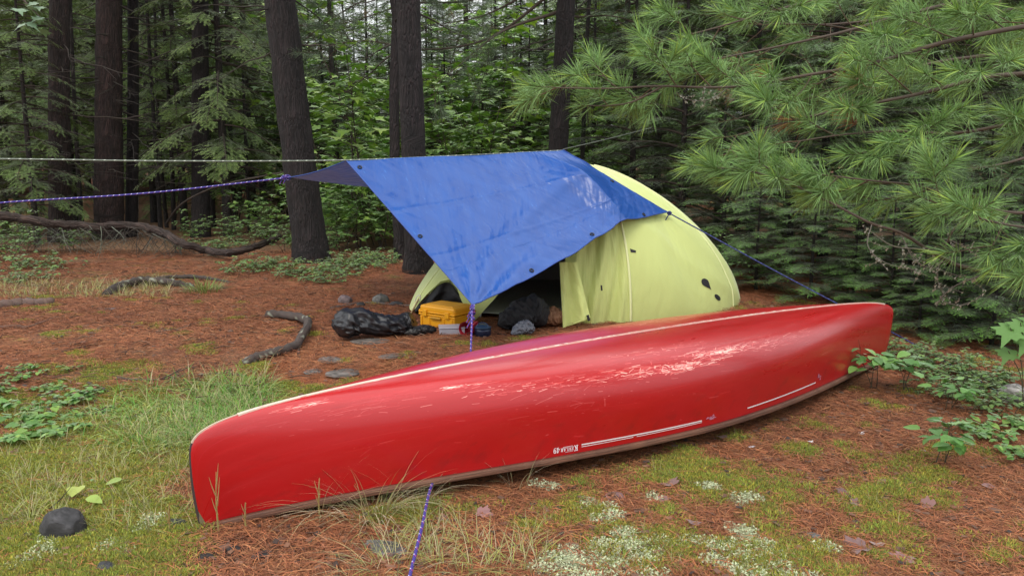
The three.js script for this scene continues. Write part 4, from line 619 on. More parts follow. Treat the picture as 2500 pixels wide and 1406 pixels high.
// ---------------------------------------------------------------- the long-needled pine reaching in from the right
function needleTuft(s, p, dir, R, len, count, green, young) {
  const a = Math.abs(dir.y) < 0.9 ? V3(0, 1, 0) : V3(1, 0, 0), u = dir.clone().cross(a).normalize(), w = u.clone().cross(dir), n = V3(), side = V3(), m = V3(), e = V3(), dead = R() < 0.012;
  for (let k = 0; k < count; k++) {
    const back = R() ** 1.2, th = lerp(0.25, 1.25, Math.min(1, back * 0.9 + 0.25 * R())), az = R() * 6.283, l = len * (0.75 + 0.4 * R());
    n.copy(dir).multiplyScalar(Math.cos(th)).addScaledVector(u, Math.cos(az) * Math.sin(th)).addScaledVector(w, Math.sin(az) * Math.sin(th));
    const p0 = p.clone().addScaledVector(dir, -0.07 * back);
    side.set(R() - 0.5, R() - 0.5, R() - 0.5).cross(n).normalize().multiplyScalar(0.00125);
    m.copy(p0).addScaledVector(n, l * 0.55); e.copy(p0).addScaledVector(n, l); m.y -= 0.004; e.y -= 0.011 * l / 0.1 * (0.3 + R());
    const c = jitter(dead ? rgb(0.3, 0.13, 0.05) : back < 0.15 && R() < 0.6 ? young : green, R, 0.25);
    const k0 = s.vv(p0.clone().sub(side), c); s.vv(p0.clone().add(side), c); s.vv(m.clone().add(side), c); s.vv(m.clone().sub(side), c); s.vv(e, c);
    s.i.push(k0, k0 + 1, k0 + 2, k0, k0 + 2, k0 + 3, k0 + 3, k0 + 2, k0 + 4);
  }
}
function pineLimb(pts, o) {
  const R = rand(o.seed), wood = new Soup(), fol = new Soup(), c = new THREE.CatmullRomCurve3(pts, false, 'centripetal'), L = c.getLength();
  wood.tube(c.getSpacedPoints(Math.max(20, L * 25 | 0)), (u) => lerp(o.r0, 0.0028, u ** 0.7), 7, (u) => jitter(rgb(0.075, 0.055, 0.042), R, 0.2), 0.15, false);
  const twig = (p, d, l, depth) => {
    const q = [p]; let x = p.clone(), dd = d.clone();
    for (let k = 1; k <= 5; k++) { dd.add(V3((R() - 0.5) * 0.25, (R() - 0.42) * 0.22, (R() - 0.5) * 0.25)).normalize(); x = x.clone().addScaledVector(dd, l / 5); q.push(x); }
    wood.tube(q, (u) => lerp(depth ? 0.0022 : 0.0034, 0.0017, u), 4, jitter(rgb(0.085, 0.058, 0.036), R, 0.3), 0, false);
    needleTuft(fol, x, dd, R, o.nl, o.nc, o.green, o.young);
    if (R() < 0.55) needleTuft(fol, q[4], q[5].clone().sub(q[4]).normalize(), R, o.nl, o.nc * 0.55 | 0, o.green, o.green);
    if (R() < 0.2) needleTuft(fol, q[3], q[4].clone().sub(q[3]).normalize(), R, o.nl, o.nc * 0.35 | 0, o.green, o.green);
    if (depth < 1 && l > 0.16) for (const k of [2, 3, 4]) if (R() < 0.75) { const t = q[k].clone().sub(q[k - 1]).normalize(), sd = t.clone().cross(V3(R() - 0.5, 1, R() - 0.5)).normalize().multiplyScalar(R() < 0.5 ? -1 : 1); twig(q[k], t.multiplyScalar(0.75).addScaledVector(sd, 0.75).add(V3(0, (R() - 0.4) * 0.5, 0)).normalize(), l * (0.4 + 0.3 * R()), depth + 1); }
  };
  const n = Math.round(L * (1 - o.bare) / o.step);
  for (let k = 0; k <= n; k++) {
    const t = Math.min(1, lerp(o.bare, 1, (k + (R() - 0.5) * 0.5) / n)), tt = clamp(t), p = c.getPointAt(tt), d = c.getTangentAt(Math.min(0.999, tt)), a = R() * 6.283, u = d.clone().cross(V3(0, 1, 0)).normalize(), w = u.clone().cross(d);
    const sd = u.multiplyScalar(Math.cos(a)).addScaledVector(w, Math.sin(a) * 0.9);
    twig(p, d.clone().multiplyScalar(0.7).addScaledVector(sd, 0.9).normalize(), o.tl * (0.55 + 0.7 * R()) * (1 - 0.35 * tt), o.deep ?? 0);
  }
  twig(c.getPointAt(1), c.getTangentAt(1), o.tl * 0.4, 1);
  return { wood: wood.build(), fol: fol.build() };
}
{
  const foot = V3(4.9, 0, -4.6); foot.y = land(foot.x, foot.z);
  const pine = thing('pine_tree', 'long needled pine whose green boughs hang over the canoe on the right', 'tree', foot);
  part('trunk', trunkGeo(V3(0.2, 13, 0.1), 0.2, 0.06, 0.3, 801, wet, 18, 60), M.bark, pine);
  const tr = (d) => (y) => V3(foot.x, y, -d);
  const green = G3(0.165, 0.3, 0.08), young = G3(0.31, 0.47, 0.08);
  const limbs = [
    [[[2800, -120, 4.3], [2300, -70, 4.1], [1950, 10, 4.0], [1740, 70, 3.9], [1620, 100, 3.85]], { seed: 1, r0: 0.018 }],
    [[[2800, -60, 4.2], [2370, 0, 4.0], [2190, 42, 3.9], [2060, 78, 3.85], [1860, 122, 3.8], [1740, 145, 3.75], [1680, 155, 3.7]], { seed: 2, r0: 0.02 }],
    [[[2800, 20, 3.9], [2500, 65, 3.75], [2300, 105, 3.7], [2130, 155, 3.65], [1980, 182, 3.6], [1790, 212, 3.6], [1600, 210, 3.6], [1480, 216, 3.6], [1360, 214, 3.6]], { seed: 3, r0: 0.017 }],
    [[[2800, 150, 3.7], [2500, 180, 3.55], [2410, 188, 3.5], [2250, 228, 3.5], [2080, 262, 3.5], [1930, 296, 3.5], [1800, 330, 3.5]], { seed: 4, r0: 0.018 }],
    [[[2800, 290, 3.6], [2500, 300, 3.5], [2330, 325, 3.45], [2180, 320, 3.4], [2050, 330, 3.4], [1950, 345, 3.4]], { seed: 5, r0: 0.014 }],
    [[[2800, 700, 3.4], [2500, 682, 3.3], [2430, 668, 3.28], [2320, 640, 3.25], [2200, 568, 3.22], [2130, 546, 3.2], [2040, 500, 3.2], [1950, 456, 3.2], [1890, 418, 3.2], [1855, 398, 3.2]], { seed: 6, r0: 0.016, bare: 0.8, step: 0.09, tl: 0.13, deep: 1, nc: 95 }],
    [[[2800, 470, 3.4], [2500, 520, 3.25], [2380, 500, 3.2], [2250, 455, 3.2], [2120, 440, 3.2], [2040, 430, 3.2]], { seed: 7, r0: 0.012, bare: 0.2 }],
    [[[2800, 560, 3.2], [2560, 560, 3.1], [2420, 540, 3.05], [2300, 500, 3.05]], { seed: 8, r0: 0.012, bare: 0.3 }],
    [[[1955, 458, 3.2], [1880, 430, 3.2], [1800, 412, 3.22], [1745, 410, 3.25]], { seed: 9, r0: 0.004, bare: 0.6, step: 0.09, tl: 0.07, deep: 1, nc: 95 }],
    [[[2800, 80, 4.4], [2500, 20, 4.4], [2250, 90, 4.4], [2000, 60, 4.4], [1850, 60, 4.4]], { seed: 10, r0: 0.015 }],
    [[[1620, 210, 3.6], [1540, 250, 3.62], [1480, 258, 3.65], [1440, 258, 3.7]], { seed: 12, r0: 0.005, bare: 0.3, step: 0.14, tl: 0.14, deep: 1 }],
  ];
  for (const [pts, o] of limbs) {
    const g = pineLimb(pts.map((p) => at(...p)), { bare: 0.12, step: 0.135, tl: 0.3, nl: 0.105, nc: 62, green, young, ...o });
    for (const k of ['wood', 'fol']) g[k].translate(-foot.x, -foot.y, -foot.z);
    const l = part('limb', g.wood, M.twig, pine); part('needles', g.fol, M.needles, l, null, 'stuff');
  }
  // bare lichened twigs under the lowest bough
  const R = rand(44), s = new Soup(), li = new Soup();
  for (const [pts, r] of [[[[2330, 640, 3.25], [2260, 610, 3.2], [2180, 600, 3.18], [2120, 560, 3.2]], 0.004], [[[2420, 665, 3.28], [2330, 700, 3.2], [2300, 730, 3.2], [2350, 745, 3.2], [2400, 720, 3.22]], 0.003], [[[2300, 625, 3.25], [2290, 680, 3.22], [2310, 730, 3.2]], 0.003], [[[2200, 570, 3.22], [2240, 640, 3.2], [2300, 660, 3.2], [2390, 690, 3.2]], 0.003], [[[2310, 600, 3.25], [2330, 560, 3.2], [2360, 520, 3.2], [2300, 470, 3.2]], 0.004], [[[2130, 546, 3.2], [2120, 600, 3.16], [2160, 640, 3.15], [2250, 660, 3.15]], 0.0025], [[[2440, 670, 3.28], [2380, 620, 3.25], [2330, 590, 3.25], [2290, 580, 3.25]], 0.003], [[[1780, 212, 3.6], [1740, 240, 3.58], [1690, 245, 3.55], [1650, 225, 3.55]], 0.003]]) {
    const q = spline(pts.map((p) => at(...p)), 16); s.tube(q, (u) => r * (1 - 0.6 * u), 5, jitter(rgb(0.13, 0.115, 0.095), R, 0.2), 0.3, false);
    for (let k = 2; k < q.length; k++) if (R() < 0.6) { const d = V3(R() - 0.5, R() - 0.6, R() - 0.5).normalize(), e = q[k].clone().addScaledVector(d, 0.03 + 0.06 * R()); s.tube([q[k], e], 0.0012, 3, rgb(0.12, 0.1, 0.08), 0, false); for (let m = 0; m < 5; m++) { const c = q[k].clone().lerp(e, R()).add(V3((R() - 0.5) * 0.012, (R() - 0.5) * 0.012, (R() - 0.5) * 0.012)), z = 0.003 + R() * 0.006; li.tri(c.clone().add(V3(z, R() * z, 0)), c.clone().add(V3(-z, z * R(), z)), c.clone().add(V3(0, -z, -z * R())), jitter(rgb(0.42, 0.45, 0.38), R, 0.2)); } }
  }
  for (const [soup, n, mat] of [[s, 'dead_twigs', M.twig], [li, 'lichen', M.dry]]) { const g = soup.build(); g.translate(-foot.x, -foot.y, -foot.z); part(n, g, mat, pine, n === 'lichen' ? 'pale lichen tufts on the dead twigs' : null, 'stuff'); }
  // a second pine of the same kind behind it, and finer boughs hanging in front of the trunks in the middle
  const f2 = V3(5.6, 0, -8.2); f2.y = land(f2.x, f2.z);
  const pine2 = thing('pine_tree', 'dimmer long needled pine behind the bright boughs at the upper right', 'tree', f2);
  part('trunk', trunkGeo(V3(-0.3, 13, 0.1), 0.18, 0.06, 0.3, 802, wet, 14, 50), M.bark, pine2);
  const dim = G3(0.09, 0.17, 0.055);
  for (const [pts, o] of [[[[2650, -60, 7.6], [2300, 20, 7], [2000, 60, 6.6], [1750, 40, 6.5]], { seed: 21 }], [[[2650, 120, 7.4], [2300, 150, 6.8], [2000, 230, 6.5], [1800, 290, 6.4]], { seed: 22 }], [[[2650, 330, 6.8], [2450, 400, 6.2], [2280, 420, 6]], { seed: 24 }]]) {
    const g = pineLimb(pts.map((p) => at(...p)), { bare: 0.05, step: 0.2, tl: 0.5, nl: 0.12, nc: 44, green: dim, young: G3(0.1, 0.19, 0.05), r0: 0.025, ...o }); for (const k of ['wood', 'fol']) g[k].translate(-f2.x, -f2.y, -f2.z);
    const l = part('limb', g.wood, M.twig, pine2); part('needles', g.fol, M.needles, l, null, 'stuff');
  }
  // boughs on the big middle trunks: soft grey green pine needles against the sky gaps
  const pine3 = TREES.peak, f3 = pine3.position;
  for (const [pts, o] of [[[[1362, -60, 12.2], [1200, 30, 12.6], [1100, 55, 12], [1040, 60, 11.8]], { seed: 31 }], [[[1360, 30, 12.2], [1230, 75, 12], [1120, 160, 11.5], [1060, 210, 11.3]], { seed: 32 }], [[[1362, -30, 12.2], [1200, 90, 12.5], [1050, 120, 12], [880, 100, 11.6], [760, 120, 11.2]], { seed: 33 }], [[[1362, -160, 12.2], [1050, -60, 12.5], [850, 20, 12], [700, 130, 11.4]], { seed: 34 }], [[[1362, 10, 12.2], [1400, 40, 13], [1500, 40, 12.5], [1620, 80, 12]], { seed: 35 }], [[[1362, -90, 12.2], [1150, 0, 13], [1000, 10, 12.6], [820, 60, 12.2], [640, 60, 12]], { seed: 36 }]]) {
    const g = pineLimb(pts.map((p) => at(...p)), { bare: 0.3, step: 0.12, tl: 0.75, nl: 0.14, nc: 34, green: G3(0.1, 0.15, 0.08), young: G3(0.12, 0.19, 0.08), r0: 0.03, ...o }); for (const k of ['wood', 'fol']) g[k].translate(-f3.x, -f3.y, -f3.z);
    const l = part('limb', g.wood, M.twig, pine3); part('needles', g.fol, M.needles, l, null, 'stuff');
  }
}

// ---------------------------------------------------------------- broadleaf plants
// leaf outlines in their own plane: x across, y from the stalk to the tip (unit length)
const LEAF = {
  maple: [[0, 0], [0.22, -0.05], [0.4, 0.1], [0.28, 0.2], [0.55, 0.42], [0.34, 0.45], [0.3, 0.6], [0.14, 0.56], [0, 1], [-0.14, 0.56], [-0.3, 0.6], [-0.34, 0.45], [-0.55, 0.42], [-0.28, 0.2], [-0.4, 0.1], [-0.22, -0.05]],
  ovate: [[0, 0], [0.2, 0.1], [0.33, 0.35], [0.27, 0.65], [0.12, 0.88], [0, 1], [-0.12, 0.88], [-0.27, 0.65], [-0.33, 0.35], [-0.2, 0.1]],
  heart: [[0, 0.05], [0.2, -0.05], [0.42, 0.12], [0.46, 0.38], [0.3, 0.7], [0, 1], [-0.3, 0.7], [-0.46, 0.38], [-0.42, 0.12], [-0.2, -0.05]],
};
function leaf(s, shape, p, dir, up, size, c, R, cup = 0.12) {
  const y = dir.clone().normalize(), x = y.clone().cross(up).normalize(), z = x.clone().cross(y), o = LEAF[shape], droop = 0.15 + 0.25 * R();
  const P = (a, b) => p.clone().addScaledVector(x, a * size).addScaledVector(y, b * size).addScaledVector(z, size * (Math.abs(a) * cup - droop * b * b));
  const m = s.vv(P(0, 0.42), c), k0 = s.p.length / 3; for (const [a, b] of o) s.vv(P(a, b), c);
  for (let k = 0; k < o.length; k++) s.i.push(m, k0 + k, k0 + (k + 1) % o.length);
}
function makeBush(o) {
  const R = rand(o.seed), lv = new Soup(), st = new Soup();
  for (let b = 0; b < o.stems; b++) {
    const az = R() * 6.283, lean = o.lean * (0.3 + R()), h = o.H * (0.55 + 0.5 * R()), pts = []; let p = V3((R() - 0.5) * o.foot, 0, (R() - 0.5) * o.foot), d = V3(Math.cos(az) * lean, 1, Math.sin(az) * lean).normalize();
    for (let k = 0; k <= 6; k++) { pts.push(p); d.add(V3((R() - 0.5) * 0.25, -0.05, (R() - 0.5) * 0.25)).normalize(); p = p.clone().addScaledVector(d, h / 6); }
    st.tube(pts, (u) => o.sr * (1 - 0.8 * u), 5, o.stem, 0, false);
    for (let k = 0; k < o.twigs; k++) {
      const t = lerp(o.low, 1, R()), x = t * 6, i = Math.min(5, x | 0), q = pts[i].clone().lerp(pts[i + 1], x - i), a = R() * 6.283, e = V3(Math.cos(a), 0.15 + 0.3 * R(), Math.sin(a)).normalize(), l = o.spread * (0.4 + 0.8 * R()) * (1.15 - 0.6 * t), end = q.clone().addScaledVector(e, l); st.tube([q, q.clone().lerp(end, 0.5).add(V3(0, 0.04 * l, 0)), end], (u) => o.sr * 0.35 * (1 - 0.6 * u) + 0.0008, 3, o.stem, 0, false);
      for (let m = 0; m < o.leaves; m++) { const f = 0.25 + 0.75 * (m + R()) / o.leaves, b2 = a + (R() - 0.5) * 2.6, dir = V3(Math.cos(b2), -0.15 + 0.3 * R(), Math.sin(b2)), up = V3((R() - 0.5) * 0.7, 1, (R() - 0.5) * 0.7).normalize(), base = q.clone().lerp(end, f).addScaledVector(dir, o.size * 0.3); leaf(lv, o.shape, base, dir, up, o.size * (0.6 + 0.6 * R()), jitter(R() < o.mix ? o.c2 : o.c1, R, 0.22), R); }
    }
  }
  return { leaves: lv.build(), stems: st.build() };
}
const bushes = {
  mapleA: makeBush({ seed: 61, stems: 3, lean: 0.25, H: 3.2, foot: 0.3, sr: 0.014, stem: rgb(0.06, 0.045, 0.035), twigs: 26, low: 0.25, spread: 0.6, leaves: 5, shape: 'maple', size: 0.17, c1: G3(0.19, 0.37, 0.04), c2: G3(0.32, 0.5, 0.05), mix: 0.4 }),
  mapleB: makeBush({ seed: 62, stems: 5, lean: 0.5, H: 1.5, foot: 0.5, sr: 0.01, stem: rgb(0.06, 0.045, 0.035), twigs: 18, low: 0.15, spread: 0.4, leaves: 5, shape: 'maple', size: 0.135, c1: G3(0.14, 0.30, 0.035), c2: G3(0.26, 0.44, 0.05), mix: 0.35 }),
  hazel: makeBush({ seed: 63, stems: 6, lean: 0.6, H: 0.9, foot: 0.4, sr: 0.006, stem: rgb(0.07, 0.05, 0.035), twigs: 14, low: 0.2, spread: 0.25, leaves: 5, shape: 'ovate', size: 0.07, c1: G3(0.1, 0.21, 0.03), c2: G3(0.16, 0.3, 0.045), mix: 0.4 }),
  low: makeBush({ seed: 64, stems: 13, lean: 1.2, H: 0.22, foot: 0.7, sr: 0.003, stem: rgb(0.07, 0.06, 0.03), twigs: 5, low: 0.3, spread: 0.1, leaves: 4, shape: 'ovate', size: 0.045, c1: G3(0.09, 0.19, 0.025), c2: G3(0.16, 0.28, 0.04), mix: 0.4 }),
  herb: makeBush({ seed: 65, stems: 9, lean: 1.0, H: 0.14, foot: 0.35, sr: 0.002, stem: rgb(0.1, 0.12, 0.04), twigs: 3, low: 0.5, spread: 0.05, leaves: 3, shape: 'heart', size: 0.055, c1: G3(0.1, 0.25, 0.025), c2: G3(0.2, 0.36, 0.04), mix: 0.4 }),
  sprig: makeBush({ seed: 66, stems: 3, lean: 0.5, H: 0.3, foot: 0.08, sr: 0.003, stem: rgb(0.06, 0.05, 0.03), twigs: 5, low: 0.45, spread: 0.12, leaves: 3, shape: 'ovate', size: 0.075, c1: G3(0.1, 0.27, 0.035), c2: G3(0.16, 0.35, 0.05), mix: 0.4 }),
};
{
  const R = rand(640);
  const plant = (kind, name, pos, sc, label, group, cat = 'plant') => { const B = bushes[kind], t = thing(name, label, cat, pos.clone().setY(land(pos.x, pos.z) - 0.01), group); t.rotation.y = R() * 6.28; t.scale.setScalar(sc); part('stem', B.stems, M.twig, t, null, 'stuff'); part('foliage', B.leaves, M.leaf, t, null, 'stuff'); return t; };
  const c = (px, d) => col(px, d);
  // maple saplings in the middle distance
  [[905, 12.9, 1.3, 'tall bright green maple sapling between the leaning pine and the thin trunk'], [960, 15.5, 1.1, 'maple sapling behind the thin crooked trunk'], [1120, 13, 1.05, 'leafy maple sapling right of the straight pine trunk'], [1195, 13.8, 1.0, 'maple sapling above the middle of the tarp ridge'], [1085, 16.5, 1.35, 'pale tall maple behind the straight pine trunk'], [1265, 13.6, 0.8, 'maple sapling left of the trunk behind the tarp peak'], [1470, 15, 1.1, 'maple sapling right of the trunk behind the tarp peak'], [580, 19, 1.3, 'bright maple glimpsed left of the leaning pine'], [850, 16, 1.5, 'tall yellow green maple behind the leaning pine'], [925, 18, 1.7, 'tallest maple showing left of the thin crooked trunk'], [1150, 18, 1.7, 'tall maple high between the straight pine and the tarp peak'], [1240, 19, 1.7, 'tall maple near the trunk behind the tarp peak'], [1060, 20, 1.8, 'far maple over the straight pine trunk'], [1400, 17, 1.5, 'maple just right of the trunk behind the tarp peak'], [770, 19, 1.6, 'maple behind the right side of the leaning pine'], [1310, 17, 1.4, 'maple hard left of the trunk behind the tarp peak'], [690, 18, 1.3, 'maple half hidden by the leaning pine'], [420, 19, 1.2, 'pale maple glimpsed among the thin stems']].forEach(([px, d, sc, l]) => plant('mapleA', 'maple_sapling', c(px, d), sc, l, 'maple saplings behind the tarp', 'tree'));
  [[840, 12.6, 0.95, 'low maple shrub at the right foot of the leaning pine'], [905, 12.4, 0.9, 'low maple shrub under the far tarp corner'], [945, 13.2, 1, 'maple shrub hard left of the thin crooked trunk'], [800, 13.8, 1.1, 'maple shrub just behind the leaning pine'], [880, 14.5, 1.2, 'taller maple shrub behind the tarp corner'], [1000, 14, 1.2, 'maple shrub behind the twin trunks'], [1105, 12.8, 0.9, 'maple shrub partly hidden by the tarp ridge'], [660, 14.6, 0.8, 'maple shrub left of the leaning pine foot']].forEach(([px, d, sc, l]) => plant('mapleB', 'maple_shrub', c(px, d), sc, l, 'maple shrubs at the wood edge', 'shrub'));
  [[715, 11.9, 0.8, 'leafy twig shrub climbing the foot of the leaning pine'], [800, 11.8, 0.55, 'small leafy shrub right beside the leaning pine foot'], [640, 13.5, 0.8, 'leafy shrub by the end of the fallen log'], [560, 14, 0.8, 'leafy shrub beyond the bend of the fallen log'], [480, 14.2, 0.8, 'leafy shrub at the foot of the mottled trunk'], [60, 12.2, 0.9, 'leafy shrub near the left edge under the log'], [180, 12.6, 0.7, 'leafy shrub in the dead branches of the log'], [20, 11.2, 0.8, 'pale shrub at the extreme left'], [1880, 8.6, 0.8, 'leafy shrub above the canoe between tent and boughs'], [2080, 8.2, 0.7, 'leafy shrub above the canoe stern'], [1720, 9.2, 0.8, 'leafy shrub at the right shoulder of the tent'], [2240, 7.2, 0.5, 'leafy shrub on the bank right of the stern'], [2390, 6.9, 0.55, 'leafy shrub on the bank left of the maple seedling'], [2480, 6.4, 0.5, 'leafy shrub behind the pale stone at the right edge']].forEach(([px, d, sc, l]) => plant('hazel', 'leafy_shrub', c(px, d), sc, l, 'small leafy shrubs', 'shrub'));
  // low green cover round the trunks and by the canoe stern
  const low = (list, label, group, kind = 'low', name = 'ground_plant') => list.forEach(([px, py, sc]) => plant(kind, name, onLand(px, py), sc, label, group));
  low([[600, 668, 1], [640, 655, 1], [690, 652, 0.8], [620, 655, 0.8], [700, 668, 0.7]], 'low leafy plants left of the leaning pine foot', 'ground plants left of the leaning pine');
  low([[735, 680, 0.9], [760, 668, 1], [800, 672, 1], [830, 655, 1], [870, 650, 1.1], [905, 655, 1], [935, 648, 1], [860, 672, 0.9], [900, 640, 1.1], [950, 640, 1], [780, 690, 0.7], [815, 690, 0.7]], 'low leafy plants between the leaning pine and the twin trunks', 'ground plants between the trunks');
  low([[40, 690, 0.8], [90, 680, 0.9], [20, 660, 1.1], [70, 650, 1.1], [130, 655, 0.9], [520, 610, 1.1], [560, 605, 1.2], [480, 612, 1]], 'pale green low plants along the wood edge at left', 'ground plants at the left wood edge');
  low([[2200, 860, 0.7], [2260, 880, 0.8], [2320, 905, 0.8], [2380, 930, 0.8], [2240, 905, 0.6], [2300, 935, 0.7], [2360, 975, 0.7], [2420, 985, 0.8], [2460, 1010, 0.8], [2490, 950, 0.9], [2410, 940, 0.9], [2170, 890, 0.5], [2280, 960, 0.5]], 'small leafy ground plants on the slope right of the canoe stern', 'ground plants right of the canoe');
  low([[25, 935, 0.7], [80, 900, 0.5], [110, 960, 0.6], [205, 985, 0.8], [235, 965, 0.7], [20, 1000, 0.9], [55, 1045, 0.9], [110, 1065, 0.7], [170, 1030, 0.5], [30, 1080, 0.9], [10, 965, 0.8], [270, 1010, 0.5], [150, 905, 0.4], [70, 1000, 0.5]], 'bright heart leaved plants on the moss at the left edge', 'heart leaved plants at left', 'herb', 'herb');
  low([[2380, 1060, 0.7], [2430, 1085, 0.8], [2470, 1055, 0.9], [2490, 1110, 0.7]], 'pale heart leaved herbs near the right edge', 'herbs at the right edge', 'herb', 'herb');
  [[2120, 945, 1.25, 'leafy sprig reaching over the canoe gunwale near the stern'], [2215, 955, 1.2, 'leafy sprig just right of the one at the gunwale'], [2330, 1005, 1, 'small sprig among pine needles, right of the gunwale sprig'], [2310, 1140, 1.1, 'lone three leaved seedling on a dark twig in the right foreground']].forEach(([px, py, sc, l]) => plant('sprig', 'sprig', onLand(px, py), sc, l, 'leafy sprigs'));
  // maple seedling with large leaves at the right edge
  const ms = onLand(2500, 1000); const seedling = thing('maple_seedling', 'maple seedling with broad lobed leaves at the right edge', 'plant', ms), lv = new Soup(), st = new Soup();
  const base = V3(0, 0, 0); for (const [px, py, sz] of [[2455, 812, 0.19], [2500, 830, 0.2], [2450, 868, 0.14], [2520, 790, 0.18], [2480, 800, 0.15]]) { const e = at(px, py, -ms.z - 0.05).sub(ms); st.tube(spline([base, e.clone().multiplyScalar(0.5).add(V3(0.04, 0.05, 0)), e.clone().add(V3(0.03, 0.03, 0))], 8), 0.003, 4, rgb(0.08, 0.07, 0.04), 0, false); leaf(lv, 'maple', e.clone().add(V3(0.06, 0.03, -0.03)), V3(-0.6, -0.35, 0.6), V3(-0.1, 0.9, 0.5), sz, jitter(G3(0.14, 0.3, 0.06), R, 0.15), R, 0.1); }
  part('stem', st.build(), M.twig, seedling); part('foliage', lv.build(), M.leaf, seedling);
  // a few out of focus leaves hanging at the top left corner
  const hl = new Soup(); const hp = at(95, 40, 4.2); for (let k = 0; k < 9; k++) { const a = R() * 6.28; leaf(hl, 'maple', V3((R() - 0.5) * 0.2, (R() - 0.5) * 0.12, (R() - 0.5) * 0.1), V3(Math.cos(a), -0.3, Math.sin(a)), V3(0.2, 1, 0.3), 0.055 + 0.03 * R(), jitter(G3(0.12, 0.22, 0.1), R, 0.2), R); }
  const hs = new Soup(); hs.tube(spline([V3(0, 0, 0), V3(-0.3, 0.25, -0.1), V3(-1.0, 0.5, -0.2)], 10), (u) => 0.003 + 0.006 * u, 5, rgb(0.07, 0.055, 0.045), 0, false);
  const hang = thing('leafy_twig', 'twig with grey green leaves hanging in the top left corner', 'twig', hp); part('stem', hs.build(), M.twig, hang); part('foliage', hl.build(), M.leaf, hang);
}

// ---------------------------------------------------------------- forest floor detail
function scatter(name, geo, mat, items, label) { // uncountable litter: one object
  const m = new THREE.InstancedMesh(geo, mat, items.length), q = new THREE.Quaternion(), e = new THREE.Euler();
  items.forEach((t, k) => { e.set(t.tx ?? 0, t.ry, t.tz ?? 0, 'YXZ'); q.setFromEuler(e); m.setMatrixAt(k, new THREE.Matrix4().compose(t.p, q, V3(t.s, t.sy ?? t.s, t.s))); if (t.c) m.setColorAt(k, t.c); });
  m.name = numbered(name); scene.add(m); return tag(m, label, null, null, 'stuff');
}
function underCanoe(p) { const r = p.clone().sub(CANOE.mid), s = r.dot(CANOE.e), l = r.dot(CANOE.n); return Math.abs(s) < 2.5 && Math.abs(l) < 0.5 * (1 - (s / 2.6) ** 2); }
function inTent(p) { const dx = p.x - TENT.O.x, dz = p.z - TENT.O.z, phi = Math.atan2(dz, dx) * 180 / Math.PI; const b = TENT.pt(phi, 1); return Math.hypot(dx, dz) < Math.hypot(b.x - TENT.O.x, b.z - TENT.O.z) * 0.97; }
const slope = (x, z) => { const h = 0.06; return { tx: Math.atan2(land(x, z + h) - land(x, z - h), 2 * h) * -1, tz: Math.atan2(land(x + h, z) - land(x - h, z), 2 * h) }; };
